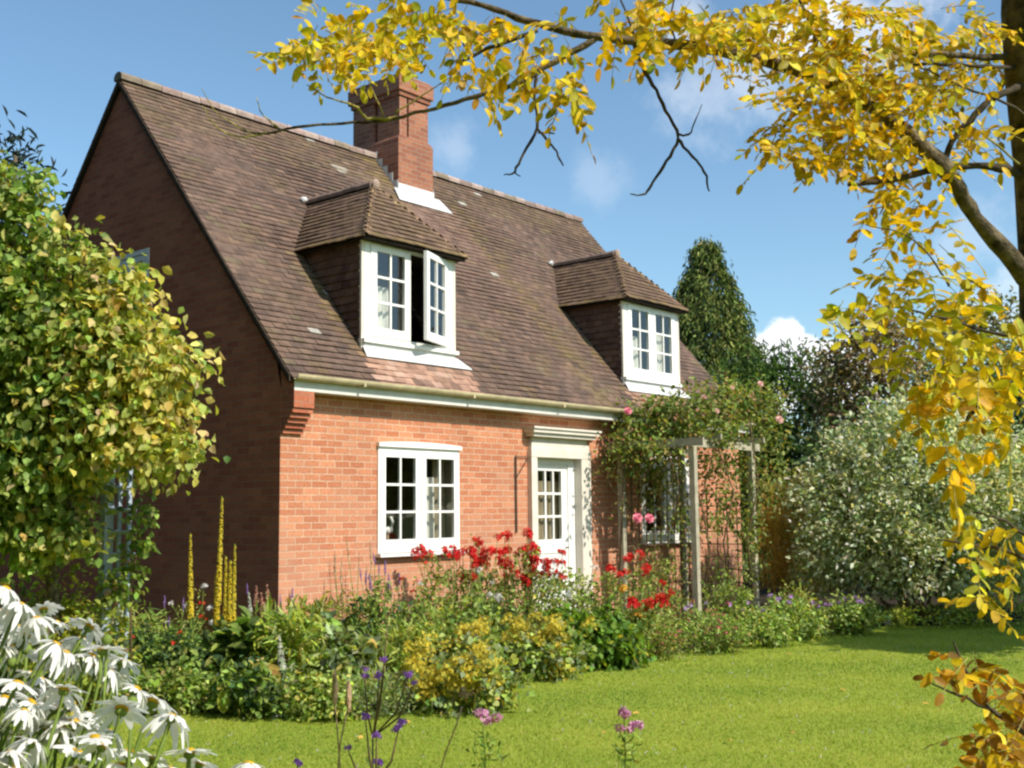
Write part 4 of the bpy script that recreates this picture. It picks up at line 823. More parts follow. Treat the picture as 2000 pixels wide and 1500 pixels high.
# mullein spires
base, dm = ground(436, 1290)
def mullein(label, px, pt, pb, lean=0, s=1.):
    base, d = ground(px+lean, 1328); t = thing('mullein', label, 'mullein', base, 'yellow mullein spires'); b = MB(); top = at(px, pt, d); low = at(px+lean*.7, pb, d)
    b.tube([base, low, top], [.016, .013, .004], 6); b.build('stem', M['stem'], t, smooth=True, uv=False)
    o = bloom(MULL, t, low, 1, face=top-low, name='flower_spike'); Lr = np.linalg.norm(top-low); o.scale = (s, s, Lr)
    P = np.array([base+[0, 0, .03+.3*random.random()] for _ in range(12)]); T = rnd3(12)*[1, 1, .2]+[0, 0, .5]; leaves('leaf', P, T, rnd3(12)*.2+[0, 0, 1], .22, .07, M['leaf'], t, palette(12, GREY))
mullein('short yellow mullein spire standing apart, leftmost of the spires', 372, 1042, 1205, 0, .95)
mullein('tallest yellow mullein spire against the dark gable', 434, 970, 1180, -12, 1.0)
mullein('thin yellow mullein side spire squeezed between the tallest and the thick one', 441, 1086, 1240, 0, 1.05)
mullein('thick yellow mullein spire in the middle of the clump', 450, 1094, 1260, -2, 1.35)
mullein('slender yellow mullein spire, rightmost of the clump and second tallest in it', 459, 1063, 1265, -6, .9)
mullein('low yellow mullein side shoot left of the tallest spire', 422, 1120, 1220, 2, 1.1)
perennial('veronica', 'violet spiked veronica to the left of the mulleins', 'veronica', 335, 1300, 1215, 80, GREEN, .06, 40, 8, .4, blooms=[(321, 1184), (358, 1190), (330, 1222)], bpal=VIOLET, bname='flower_spike', bscale=.75)
perennial('veronica', 'violet spiked veronica by the shaded house corner', 'veronica', 530, 1300, 1195, 110, MID, .06, 50, 8, .4, blooms=[(484, 1160), (529, 1150), (539, 1165), (511, 1220), (548, 1185), (570, 1175)], bpal=VIOLET, bname='flower_spike', bscale=.8)
perennial('lupin', 'faded lupin with salmon and silvery seed spikes at the house corner', 'lupin', 505, 1310, 1200, 90, GREY+MID, .07, 40, 9, .35, blooms=[(489, 1200, SILVER), (500, 1185, SALMON), (521, 1190, SALMON), (515, 1205, SALMON, .9)], bname='flower_spike', bscale=.9)
perennial('lupin', 'pale green spent spike standing at the left behind the white daisies', 'lupin', 217, 1320, 1270, 40, GREEN, .06, 14, 8, .35, blooms=[(217, 1236, BUFF, 1.6)], bname='flower_spike')
perennial('leafy_perennial', 'bright green upright leafy perennial against the sunlit brick, left of the ground floor window', 'plant', 600, 1300, 1165, 130, MID+LIME, .11, 70, 11, .28, -.2)
perennial('tall_seed_plant', 'tall plant with thin brown seed stalks against the brick below the window', 'plant', 690, 1290, 1150, 120, OLIVE+MID, .055, 60, 9, .35, blooms=[(680, 1085, BUFF), (700, 1110, BUFF), (665, 1130, BUFF), (725, 1100, BUFF), (655, 1110, BUFF), (715, 1135, BUFF)], bname='flower_spike', bscale=.8)
perennial('veronica', 'violet flowered veronica mound left of the window, tallest of the veronicas', 'veronica', 735, 1305, 1140, 120, GREEN+MID, .07, 90, 11, .42, blooms=[(740, 1120), (732, 1100), (752, 1120), (705, 1130), (715, 1140), (760, 1145), (725, 1150), (780, 1140)], bpal=VIOLET, bname='flower_spike', bscale=.85)
perennial('dark_shrub', 'dark glossy green shrub in the middle of the border', 'shrub', 725, 1310, 1165, 130, DARK+GREEN, .085, 100, 13, .6)
perennial('leafy_perennial', 'mid green plant under the window between the dark shrub and the red flowers', 'plant', 825, 1300, 1150, 130, MID+GREEN, .08, 90, 11, .45, blooms=[(818, 1138, WHITE2), (830, 1100, RED2), (815, 1135, RED2), (805, 1155, RED2), (785, 1130, RED2)], bscale=.9)
# red flowers below the window and by the door
def scatter(n, fx, fy, sx, sy): return [(random.gauss(fx, sx), random.gauss(fy, sy)) for _ in range(n)]
perennial('red_phlox', 'bushy red flowered plant spilling across the bottom of the white window', 'phlox', 905, 1275, 1075, 190, GREEN+MID, .075, 130, 10, .5, blooms=scatter(16, 905, 1072, 38, 15)+scatter(10, 935, 1090, 30, 14)+[(808, 1080), (825, 1082), (840, 1084), (870, 1078), (880, 1088), (900, 1128), (908, 1132), (925, 1128)], bpal=RED, bscale=1.12)
perennial('red_phlox', 'densest bright red flowered plant just left of the door', 'phlox', 1020, 1268, 1078, 200, GREEN+MID, .075, 130, 10, .5, blooms=scatter(26, 1020, 1100, 30, 20)+scatter(14, 1065, 1112, 24, 12)+[(985, 1050), (992, 1046), (1032, 1048), (1030, 1042), (1095, 1080), (1100, 1082), (1098, 1130), (1020, 1135), (990, 1130)], bpal=RED, bscale=1.12)
perennial('white_phlox', 'white flower heads in the dark hollow under the red flowers', 'phlox', 955, 1285, 1140, 100, DARK, .075, 60, 10, .5, blooms=[(936, 1114, WHITE), (962, 1138, WHITE2), (955, 1163, WHITE), (972, 1168, WHITE), (925, 1165, WHITE2)], bscale=.85)
perennial('leafy_perennial', 'green leafy plant in front of the lower part of the white door', 'plant', 1110, 1250, 1085, 120, GREEN+MID, .08, 90, 11, .5, blooms=[(1165, 1110, WHITE2), (1158, 1106, WHITE2)], bscale=.9)
perennial('red_dahlia', 'tall red dahlia between the door and the pergola', 'dahlia', 1215, 1250, 1098, 150, GREEN+MID, .08, 90, 10, .5, blooms=[(1197, 1115), (1190, 1112), (1212, 1125), (1226, 1095), (1230, 1090), (1250, 1085), (1262, 1112), (1258, 1118), (1222, 1120), (1295, 1140)], bpal=RED, bscale=1.2)
perennial('red_dahlia', 'low red dahlia with an orange bloom in front of the pergola', 'dahlia', 1265, 1268, 1165, 110, GREEN+MID, .07, 70, 10, .5, blooms=[(1228, 1180), (1236, 1176), (1240, 1184), (1262, 1184), (1270, 1180), (1282, 1172), (1290, 1178), (1295, 1170), (1300, 1182), (1310, 1160), (1252, 1200, ORANGE), (1242, 1202, ORANGE), (1218, 1150, ORANGE)], bpal=RED, bscale=1.2)
perennial('leafy_perennial', 'loose olive green plant at the foot of the pergola trellis', 'plant', 1290, 1235, 1095, 110, OLIVE+MID, .065, 70, 9, .5)
perennial('leafy_perennial', 'low green plant under the pergola between its front posts', 'plant', 1415, 1225, 1110, 120, MID+GREEN, .075, 70, 10, .5)
# middle of the border
perennial('nasturtium', 'dark leaved plant dotted with small red and orange flowers behind the daisies', 'plant', 295, 1350, 1215, 200, GREEN+DARK+DARK, .07, 130, 11, .6, blooms=[(258, 1247, RED2), (336, 1257, RED2), (395, 1180, RED2), (391, 1204, RED2), (288, 1297, ORANGE, .7), (265, 1312, ORANGE, .7), (350, 1236, RED2), (196, 1254, RED2), (208, 1273, RED2), (200, 1320, RED2), (402, 1210, RED2)], bscale=.75)
perennial('leafy_perennial', 'large leaved green plant below the mullein clump', 'plant', 440, 1350, 1220, 150, GREEN+DARK, .17, 60, 8, .5, .2)
perennial('leafy_perennial', 'tall mid green plant below the sunlit house corner', 'plant', 565, 1352, 1190, 130, MID+LIME, .14, 80, 11, .24, -.2, tmpl=T_BLADE, blooms=[(575, 1240, VIOLET), (545, 1225, VIOLET)], bname='flower_spike', bscale=.7)
perennial('lambs_ear', 'silvery white spike of lambs ear in the middle of the left border', 'plant', 556, 1375, 1300, 40, GREY, .08, 16, 7, .4, blooms=[(552, 1312, SILVER, 1.15)], bname='flower_spike')
perennial('leafy_perennial', 'grey green leafy plant in the centre of the border in front of the dark shrub', 'plant', 660, 1345, 1225, 150, GREY+MID, .12, 80, 9, .55)
perennial('leafy_perennial', 'grass green plant with upright shoots behind the yellow lady\'s mantle', 'plant', 800, 1330, 1195, 160, MID+LIME, .12, 110, 11, .2, -.3, tmpl=T_BLADE)
perennial('leafy_perennial', 'light green lobed leaf plant under the white flower heads', 'plant', 925, 1320, 1185, 150, MID+GREEN, .09, 110, 11, .6)
perennial('leafy_perennial', 'large bright green lobed leaf mound at the lawn edge right of the yellow lady\'s mantle', 'plant', 1150, 1305, 1185, 190, [(4, (.14, .26, .03)), (4, (.19, .31, .045)), (2, (.09, .17, .025)), (.6, (.42, .38, .05))], .105, 170, 11, .75, .5)
perennial('leafy_perennial', 'dull green twiggy plant in the middle distance below the white door', 'plant', 1085, 1285, 1150, 140, MID+OLIVE, .075, 90, 10, .5)
# front of the border
perennial('hardy_geranium', 'low green geranium mound at the front edge behind the rightmost daisies', 'plant', 330, 1390, 1298, 180, GREEN+MID+[(1, (.36, .27, .11))], .075, 110, 12, .7)
perennial('hardy_geranium', 'dark green geranium mound at the lawn edge with one big yellow green leaf', 'plant', 490, 1398, 1312, 130, GREEN+DARK, .085, 70, 11, .6)
base, dd = ground(437, 1400); big = bpal = None
P = np.array([at(436, 1345, dd-.1), at(520, 1300, dd), at(515, 1296, dd), at(530, 1308, dd)]); T = np.array([[.05, .02, -1], [.7, -.5, -.3], [-.6, .5, -.2], [.5, -.5, -.6]])
leaves('leaf', P, T, np.array([[-.5, -.8, .2]]*4)+.2*rnd3(4), np.array([.2, .12, .1, .1]), np.array([.10, .06, .05, .05]), M['leaf'], bpy.data.objects['hardy_geranium.001'], np.array([(.38, .42, .06), (.45, .33, .08), (.40, .36, .07), (.48, .28, .09)]), T_OVAL)
perennial('hardy_geranium', 'green geranium mound at the lawn edge below the silvery spike', 'plant', 630, 1402, 1322, 130, MID+LIME, .055, 110, 12, .75)
perennial('catmint', 'grey green mound at the lawn edge behind the purple toadflax', 'plant', 735, 1396, 1318, 120, GREY+GREY+MID, .06, 110, 11, .25, -.3, tmpl=T_BLADE)
def mantle(label, px, pb, pt, wpx, pts):
    perennial('ladys_mantle', label, "lady's mantle", px, pb, pt, wpx, MID+GREY+[(3, (.34, .34, .06))], .075, 90, 10, .85, .3, blooms=pts, bpal=LIMEF, bscale=1.2, stems=False)
mantle('frothy yellow lady\'s mantle spilling on to the lawn, the lowest in the photo', 900, 1388, 1270, 230, scatter(34, 862, 1316, 40, 28)+scatter(22, 945, 1318, 28, 24)+[(835, 1365), (850, 1370), (960, 1350), (985, 1345)])
mantle('frothy yellow lady\'s mantle behind the lowest one', 920, 1340, 1225, 160, scatter(26, 920, 1255, 26, 24))
mantle('rounded yellow lady\'s mantle at the lawn edge beside the bright green lobed mound', 1060, 1325, 1215, 150, scatter(20, 1060, 1232, 40, 14)+scatter(20, 1085, 1280, 13, 24)+[(1110, 1300), (1115, 1310), (1040, 1295)])
base, dd = ground(905, 1375)
# right part of the border: penstemon and mauve geraniums
perennial('penstemon', 'pink speckled penstemon at the lawn edge in front of the pergola', 'penstemon', 1390, 1275, 1185, 160, MID+GREEN+[(1.2, (.30, .16, .10))], .055, 120, 10, .45, blooms=scatter(30, 1375, 1220, 32, 20)+scatter(8, 1415, 1230, 20, 14), bpal=PINKS, bscale=.8)
perennial('penstemon', 'reddish green penstemon at the lawn edge left of the pink one', 'penstemon', 1295, 1288, 1205, 110, MID+OLIVE+[(1.2, (.30, .15, .09))], .055, 90, 10, .45, blooms=scatter(10, 1300, 1255, 26, 14), bpal=PINKS, bscale=.7)
def cran(label, px, pb, pt, wpx, pts): perennial('cranesbill', label, 'geranium', px, pb, pt, wpx, MID+MID+GREEN, .065, 120, 11, .8, blooms=pts, bpal=MAUVE, bscale=1.05)
cran('mauve cranesbill mound at the lawn edge right of the pink penstemon', 1480, 1262, 1185, 120, [(1340, 1190), (1350, 1185), (1380, 1180), (1425, 1182), (1450, 1195), (1455, 1200), (1490, 1195), (1460, 1178)])
cran('mauve cranesbill mound in front of the right pergola post', 1550, 1248, 1172, 110, [(1505, 1165), (1508, 1175), (1520, 1172), (1515, 1168), (1545, 1168), (1542, 1178), (1495, 1192), (1590, 1180)])
cran('mauve cranesbill mound at the right end of the border below the variegated shrub', 1655, 1238, 1172, 130, [(1602, 1188), (1615, 1184), (1622, 1182), (1640, 1180), (1648, 1172), (1660, 1172), (1672, 1170), (1678, 1176), (1685, 1180), (1710, 1215), (1735, 1217)])
perennial('leafy_perennial', 'green plant behind the cranesbills by the right pergola post', 'plant', 1560, 1228, 1130, 70, MID+OLIVE, .07, 50, 9, .5)
for i, (px, w_, lab) in enumerate(((1770, 110, 'thin yellow green weeds under the big variegated shrub'), (1880, 90, 'small bright green plant under the right side of the big variegated shrub'), (1960, 90, 'small bright green plant at the right edge beneath the second variegated shrub'))):
    perennial('leafy_perennial', lab, 'plant', px, 1224, 1195 if i == 0 else 1160, w_, LIME if i == 0 else MID+LIME, .07, 40, 9, .5)
# filler growth that nobody could count, covering the soil between the plants
n = 4600; fx = rng.uniform(-4.5, 9.2, n); fy = edge_y(fx)+.12+rng.random(n)*rng.uniform(.3, 2.6, n); kk = (fy < -.12) | (fx < -.15); fx, fy = fx[kk], fy[kk]; n = len(fx)
P = np.stack([fx, fy, rng.uniform(.01, .22, n)], 1)
tag(leaves('ground_cover', P, rnd3(n)*[.8, .8, .4]+[0, 0, .5], rnd3(n)*.4+[0, 0, 1], rng.uniform(.05, .11, n), rng.uniform(.03, .06, n), M['leaf'], None, palette(n, GREEN+MID)), 'low mixed green leaves covering the soil of the border', 'ground cover', kind='stuff')
# fallen leaves on the lawn, white clover heads
n = 420; cr = 6.6+rng.random(n)*8; ct = rng.uniform(-.4, .45, n); cx_ = CAM[0]+cr*np.cos(d0-ct); cy_ = CAM[1]+cr*np.sin(d0-ct); kk = cy_ < edge_y(cx_)-.15; cx_, cy_ = cx_[kk], cy_[kk]; n = len(cx_)
P = np.repeat(np.stack([cx_, cy_, np.full(n, .03)], 1), 3, 0)+.004*rnd3(3*n); tag(leaves('clover_flowers', P, rnd3(3*n), rnd3(3*n)+[0, 0, 1], .011, .009, M['white_petal'], None, palette(3*n, [(1, (.62, .62, .56))])), 'tiny white clover flowers scattered through the lawn', 'clover', kind='stuff')
lf = leaves('fallen_leaf', np.array([[0., 0, 0]]), np.array([[1., 0, .1]]), np.array([[0, 0, 1.]]), .06, .03, M['fallen'], None, np.array([(1, 1, 1)]), T_OVAL); me = lf.data; bpy.data.objects.remove(lf)
for px, py in ((1545, 1438), (1180, 1440), (800, 1420), (640, 1440), (1780, 1375), (1800, 1380), (1640, 1352), (1545, 1283), (1745, 1285), (1250, 1400), (700, 1450), (1430, 1455)):
    g_, _ = ground(px, py); o = bpy.data.objects.new('fallen_leaf', me); COL.objects.link(o); o.location = (g_[0], g_[1], .03); o.rotation_euler = (random.gauss(0, .2), random.gauss(0, .2), random.uniform(0, 6)); tag(o, 'single small yellow leaf fallen on the lawn', 'leaf', 'fallen yellow leaves on the lawn')

# ================================================================== near flowers
def petal_head(n, r, droop, seed):
    random.seed(seed); b = MB()
    for i in range(n):
        a = 2*math.pi*i/n+random.gauss(0, .05); u = np.array([math.cos(a), math.sin(a), 0]); s = np.array([-u[1], u[0], 0]); L = r*random.uniform(.86, 1.1); w = L*random.uniform(.105, .14); dr = droop*random.uniform(.3, 1.5)+.0; tw = random.gauss(0, .25); z0 = random.uniform(-.002, .002); c = random.uniform(.83, .91); V = []
        for f, ww in ((.12, .45), (.35, .85), (.65, 1.), (.88, .8), (1., .35)):
            zc = z0+.10*L*math.sin(f*2.2)-dr*L*f*f
            for k in (-1, 0, 1): V.append(u*L*f+s*w*ww*k*math.cos(tw)+np.array([0, 0, zc+w*ww*k*math.sin(tw)-.12*w*ww*abs(k)]))
        b.add(V, [(3*j+k, 3*j+k+1, 3*j+k+4, 3*j+k+3) for j in range(4) for k in (0, 1)], (c, c*.99, c*.95))
    o = b.build('flower', M['white_petal'], None, smooth=True, uv=False, col=True); me = o.data; bpy.data.objects.remove(o); return me
HEADS = [petal_head(21, .046, .35, 3), petal_head(19, .047, .6, 4), petal_head(23, .045, .9, 5), petal_head(20, .046, .15, 6), petal_head(22, .047, 1.2, 8)]
random.seed(11)
b = MB(); b.blob((0, 0, .001), (.0115, .0115, .0055), 12, 8); o = b.build('disc', M['disc'], None, smooth=True, uv=False); DISC = o.data; bpy.data.objects.remove(o)
b = MB(); b.blob((0, 0, -.006), (.010, .010, .006), 8, 6); b.tube([(0, 0, -.006), (0, 0, -.02)], [.005, .0025], 6); o = b.build('calyx', M['stem'], None, smooth=True, uv=False); CAL = o.data; bpy.data.objects.remove(o)
DA = [('white daisy clump with the topmost blooms at the left edge of the photo', (-60, 1700), 1.95, [(12, 1150, 1.0), (40, 1182, 1.1), (85, 1190, .9), (5, 1195, 1.), (-8, 1260, 1.1), (52, 1240, .9), (62, 1228, .8), (92, 1262, 1.05), (20, 1262, .9), (70, 1208, .9), (30, 1222, 1.), (112, 1215, .7)]),
      ('white daisy clump whose blooms lean right in a slanting row over the border', (120, 1750), 1.85, [(175, 1224, 1.), (160, 1250, .95), (200, 1268, 1.1), (238, 1292, 1.), (128, 1276, 1.0), (180, 1280, .8), (214, 1310, .7), (232, 1316, .7), (110, 1258, .9), (150, 1298, .9), (190, 1300, .8), (85, 1290, .8)]),
      ('white daisy clump in the middle rows at the left edge', (-20, 1800), 1.75, [(35, 1335, 1.05), (78, 1328, .95), (125, 1348, 1.), (62, 1316, .8), (10, 1362, .8), (62, 1372, 1.), (108, 1384, .9), (15, 1340, .7), (48, 1388, .8), (90, 1365, 1.), (140, 1372, .9), (28, 1405, .9), (-5, 1420, 1.)]),
      ('white daisy clump with the yellow centred bloom in the bottom left corner', (150, 1850), 1.62, [(238, 1385, 1.15), (300, 1370, 1.1), (335, 1400, 1.0), (145, 1410, 1.), (178, 1398, .85), (120, 1420, .9), (110, 1456, 1.15), (62, 1450, .9), (150, 1468, 1.), (20, 1470, .8), (268, 1345, .7), (215, 1430, .7), (85, 1425, 1.), (185, 1440, .9), (35, 1440, .9)]),
      ('white daisy clump lowest and furthest right, its blooms cut by the bottom of the photo', (330, 1850), 1.6, [(255, 1470, 1.05), (370, 1468, 1.1), (300, 1482, .8), (200, 1458, .85), (390, 1492, .8), (485, 1492, .9), (235, 1494, .8), (150, 1500, .9), (330, 1500, .8), (25, 1500, 1.)])]
for label, (bx, by), d, heads in DA:
    base = at(bx, by, d); base[2] = 0; t = thing('daisy_plant', label, 'daisy', base, 'white daisies in the near left corner')
    for px, py, s in heads:
        dd = d+random.uniform(-.18, .18); p = at(px, py, dd); nv = nrm(np.array([0, 0, .9])+RT*random.uniform(-.05, .55)+FW*random.uniform(.1, .75)+.12*rng.standard_normal(3))
        o = bloom(random.choice(HEADS), t, p, s*.78*(dd/d), face=nv); o.rotation_euler.rotate_axis('Z', random.uniform(0, 6.28))
        for nm, me in (('disc', DISC), ('calyx', CAL)): q = bpy.data.objects.new(nm, me); link(q, o)
        b = MB(); foot = np.array([base[0]+random.uniform(-.25, .25), base[1]+random.uniform(-.25, .25), 0]); e0 = p-nv*.012; m1 = e0-nv*.10-np.array([0, 0, .06])-RT*.02; m2 = (m1*.45+foot*.55)+np.array([0, 0, .12])
        b.tube([foot, m2, m1, e0-nv*.03, e0], [.0045, .004, .0032, .003, .003], 6); b.build('stem', M['stem'], t, smooth=True, uv=False)
    n = 100; P = base+np.stack([rng.uniform(-.2, .2, n), rng.uniform(-.2, .2, n), rng.uniform(.05, .98, n)], 1); leaves('foliage', P, rnd3(n)*[1, 1, .3]+[0, 0, .8], rnd3(n), rng.uniform(.06, .12, n), .018, M['leaf'], t, palette(n, MID), T_OVAL)
    for _ in range(3):
        px, py, s = random.choice(heads); p = at(px+random.uniform(-40, 40), py+random.uniform(20, 60), d); b = MB(); b.blob(p, (.009, .009, .009), 7, 5); b.tube([base, (base+p)/2+np.array([.02, 0, .1]), p], [.004, .003, .0025], 5); b.build('bud', M['stem'], t, smooth=True, uv=False)
# purple toadflax
TOAD = cluster_bloom([(.38, .16, .60), (.44, .22, .66), (.30, .11, .50)], 9, .014, .009, .7)
TD = [('tall purple toadflax with a branched candelabra of flower spikes in front of the border', 730, 4.1, [(712, 1308), (713, 1322), (740, 1318), (738, 1322), (790, 1318), (801, 1320), (809, 1336), (750, 1290)], [(735, 1400), (712, 1325), (740, 1325), (797, 1322), (750, 1292), (808, 1338), (757, 1215)]),
      ('lower purple toadflax with its flower heads at the bottom edge of the photo', 735, 3.7, [(712, 1400), (716, 1402), (735, 1436), (737, 1438), (778, 1422), (785, 1412), (772, 1428), (738, 1490), (742, 1493), (680, 1462)], [(735, 1440), (714, 1405), (780, 1418), (680, 1466), (740, 1492)]),
      ('small purple toadflax head at the bottom edge right of the daisies', 582, 3.6, [(580, 1490), (584, 1494)], [(581, 1494)])]
for label, bx, d, fl, st in TD:
    base = at(bx, 1500, d); base[2] = 0; t = thing('purple_toadflax', label, 'toadflax', base, 'purple toadflax stems'); joint = at(bx-2, 1440, d) if len(st) > 5 else at(bx, 1530, d); b = MB(); b.tube([base, (base+joint)/2, joint], [.004, .0035, .003], 5)
    for px, py in st:
        p = at(px, py, d); m_ = (joint+p)/2; m_[:2] = joint[:2]*.35+p[:2]*.65; m_[2] -= .02; b.tube([joint, m_, p], [.003, .0042, .0018], 5)
    b.build('stem', M['brownstem'], t, smooth=True, uv=False)
    for px, py in fl: bloom(TOAD, t, at(px, py, d+random.uniform(-.03, .03)), random.uniform(.9, 1.2))
    n = 40; jj = rng.random((n, 1)); P = base*(1-jj)+joint*jj; leaves('foliage', P, rnd3(n)*[1, 1, .2]+[0, 0, .7], rnd3(n), .05, .006, M['leaf'], t, palette(n, GREY+MID), T_BLADE)
# dry seed heads and pale stems
for label, d, pts, head in (('tall dry beige seed spike on a thin stem, left of the purple toadflax', 4.2, [(668, 1560), (660, 1440), (655, 1385), (654, 1372)], (654, 1345, 36)), ('leaning dry beige seed spike just right of the tall one', 4.2, [(655, 1560), (665, 1450), (678, 1390)], (681, 1362, 32)), ('curving dry grass stem with a fluffy beige head before the lady\'s mantle', 4., [(845, 1560), (870, 1470), (890, 1420), (902, 1380)], (910, 1352, 22))):
    base = at(pts[0][0], 1560, d); base[2] = 0; t = thing('dry_seed_stem', label, 'seed head', base); b = MB(); P = [base]+[at(x, y, d) for x, y in pts]; b.tube(P, [.003]*len(P), 5); b.build('stem', M['beige'], t, smooth=True, uv=False)
    b = MB(); p = at(head[0], head[1], d); k = d/F_PX; 
    if head[2] > 25: b.blob(p, (.011, .011, head[2]*k), 9, 8, .35)
    else:
        for _ in range(26):
            q = p+nrm(rng.standard_normal(3))*[.03, .03, .022]; b.tube([p-[0, 0, .03], (p+q)/2, q], [.001, .0012, .002], 3)
    b.build('seed_head', M['beige'], t, uv=False)
# pink snapdragons
SNAP = cluster_bloom([(.66, .28, .48), (.72, .40, .56), (.80, .60, .68), (.52, .18, .38)], 8, .016, .014, .9)
for label, d, pts, fl in (('pink snapdragon with three open flowers low in the middle of the lawn', 3.4, [(950, 1570), (948, 1480), (945, 1440), (940, 1395)], [(935, 1392), (938, 1402), (944, 1395), (952, 1412), (958, 1408), (968, 1402)]), ('lilac pink snapdragon with buds and lobed leaves, right of the other snapdragon', 3.3, [(1215, 1570), (1222, 1480), (1220, 1430), (1218, 1350)], [(1218, 1392), (1222, 1398), (1216, 1390), (1208, 1422), (1240, 1420), (1246, 1418), (1232, 1424)])):
    base = at(pts[0][0], 1570, d); base[2] = 0; t = thing('pink_snapdragon', label, 'snapdragon', base); b = MB(); P = [base]+[at(x, y, d) for x, y in pts]; b.tube(P, [.0035, .0035, .003, .0025, .0015], 5); b.build('stem', M['stem'], t, smooth=True, uv=False)
    for px, py in fl: bloom(SNAP, t, at(px, py, d+random.uniform(-.015, .015)), random.uniform(.7, .95))
    n = 60; P = np.array([at(pts[1][0]+random.gauss(0, 16 if n else 0), random.uniform(1435, 1530), d+random.uniform(-.04, .04)) for _ in range(n)]); leaves('foliage', P, rnd3(n)+[0, 0, .4], rnd3(n), rng.uniform(.02, .04, n), .009, M['leaf'], t, palette(n, MID))

# ornaments on the window sill inside
g = thing('goose_ornament', 'white goose ornament on the sill inside the left casement of the window', 'ornament', (1.74, .17, 1.2))
b = MB(); b.blob((1.74, .17, 1.42), (.075, .05, .05), 12, 8); b.tube([(1.79, .17, 1.44), (1.825, .17, 1.52), (1.80, .17, 1.56)], [.025, .018, .02], 8); b.blob((1.80, .17, 1.565), (.028, .02, .02), 8, 6); b.build('goose', M['porcelain'], g, smooth=True, uv=False)
b = MB(); b.tube([(1.74, .17, 1.2), (1.74, .17, 1.375)], [.03, .02], 8); b.build('stand', M['beige'], g, uv=False)

# ================================================================== golden robinia in the near right
D0 = 3.0
def poly(mb, pts, rad, n=8, jit=2.):
    """pts: photo x, y and distance; smooth bent limb through them"""
    P = np.array([at(*q) for q in pts]); m = len(P); tt = np.linspace(0, m-1, (m-1)*4+1); Q, Rr = [], []
    for u in tt:
        i = min(int(u), m-2); f = u-i; p0, p1, p2, p3 = P[max(i-1, 0)], P[i], P[i+1], P[min(i+2, m-1)]
        Q.append(.5*((2*p1)+(-p0+p2)*f+(2*p0-5*p1+4*p2-p3)*f*f+(-p0+3*p1-3*p2+p3)*f**3)+rng.standard_normal(3)*jit*D0/F_PX*.5)
        Rr.append((rad[i]*(1-f)+rad[i+1]*f)*(1+.10*rng.standard_normal()))
    mb.tube(Q, Rr, n); return Q
base = at(2110, 1003, 3.0); base[2] = 0
rob = thing('golden_robinia', 'near robinia tree with golden yellow leaflets arching over the photo from the right edge', 'tree', base)
b = MB(); low = [base, base*.6+at(2080, 800, 3.0)*.4]
P = [at(2015, -160, 2.95), at(2012, 20, 2.97), at(2026, 160, 2.98), at(2038, 320, 3.), at(2050, 480, 3.), at(2062, 640, 3.), at(2090, 900, 3.), base]
b.tube(P, [.066, .072, .078, .074, .078, .088, .10, .13], 14); b.build('trunk', M['bark'], rob, smooth=True, uv=False)
def branch(pts, rad, mat='bark', n=8, jit=2.):
    b = MB(); poly(b, pts, rad, n, jit); return b.build('branch', M[mat], rob, smooth=True, uv=False)
branch([(2050, 600, 3.), (1985, 515, 2.97), (1905, 425, 2.93), (1862, 350, 2.9), (1800, 285, 2.9), (1735, 232, 2.95), (1668, 190, 3.), (1590, 150, 3.05), (1465, 112, 3.1), (1345, 90, 3.15), (1245, 82, 3.2), (1150, 70, 3.2), (1055, 48, 3.25), (965, 18, 3.3), (870, -8, 3.3), (780, -30, 3.3)], [.030, .026, .022, .021, .020, .019, .018, .016, .015, .014, .013, .012, .0105, .0095, .008, .006])
branch([(1170, 72, 3.2), (1110, 105, 3.2), (1060, 132, 3.2), (1000, 168, 3.2), (930, 188, 3.22), (850, 212, 3.25), (770, 232, 3.25), (690, 240, 3.3), (600, 246, 3.3), (520, 260, 3.3), (470, 255, 3.3)], [.010, .0095, .009, .0075, .0065, .0055, .005, .0045, .004, .0032, .002], 'bark', 7)
branch([(520, 258, 3.3), (470, 268, 3.3), (425, 250, 3.3), (395, 205, 3.3)], [.003, .0025, .002, .001], 'lichen', 5); branch([(545, 250, 3.3), (515, 225, 3.3), (500, 190, 3.3)], [.003, .002, .001], 'lichen', 5); branch([(490, 262, 3.3), (430, 225, 3.3), (395, 175, 3.3)], [.002, .0015, .001], 'lichen', 5)
branch([(780, 228, 3.25), (720, 232, 3.25), (690, 205, 3.25), (640, 190, 3.25), (600, 165, 3.25)], [.0045, .004, .003, .0025, .0015], 'lichen', 6); branch([(750, 228, 3.25), (735, 190, 3.25), (715, 150, 3.25)], [.003, .002, .0012], 'lichen', 5); branch([(770, 222, 3.25), (820, 190, 3.25), (880, 150, 3.25)], [.003, .0025, .0015], 'lichen', 5)
branch([(1050, 60, 3.22), (985, 82, 3.22), (925, 108, 3.22), (895, 125, 3.22)], [.0065, .006, .005, .003], 'twig', 7); branch([(925, 108, 3.22), (905, 85, 3.22), (915, 70, 3.22)], [.004, .003, .002], 'twig', 6)
branch([(1048, 140, 3.2), (1043, 190, 3.2), (1050, 250, 3.2), (1022, 300, 3.2), (1005, 335, 3.2), (984, 342, 3.2)], [.005, .0045, .0045, .004, .0035, .0015], 'twig', 7); branch([(1048, 250, 3.2), (1078, 282, 3.2), (1090, 305, 3.2), (1100, 324, 3.2)], [.004, .0035, .003, .002], 'twig', 6); branch([(1052, 258, 3.2), (1085, 262, 3.2)], [.0035, .002], 'twig', 5); branch([(1065, 258, 3.2), (1085, 230, 3.2), (1097, 200, 3.2)], [.0022, .0015, .0008], 'twig', 5); branch([(1005, 335, 3.2), (1015, 345, 3.2)], [.003, .0015], 'twig', 5)
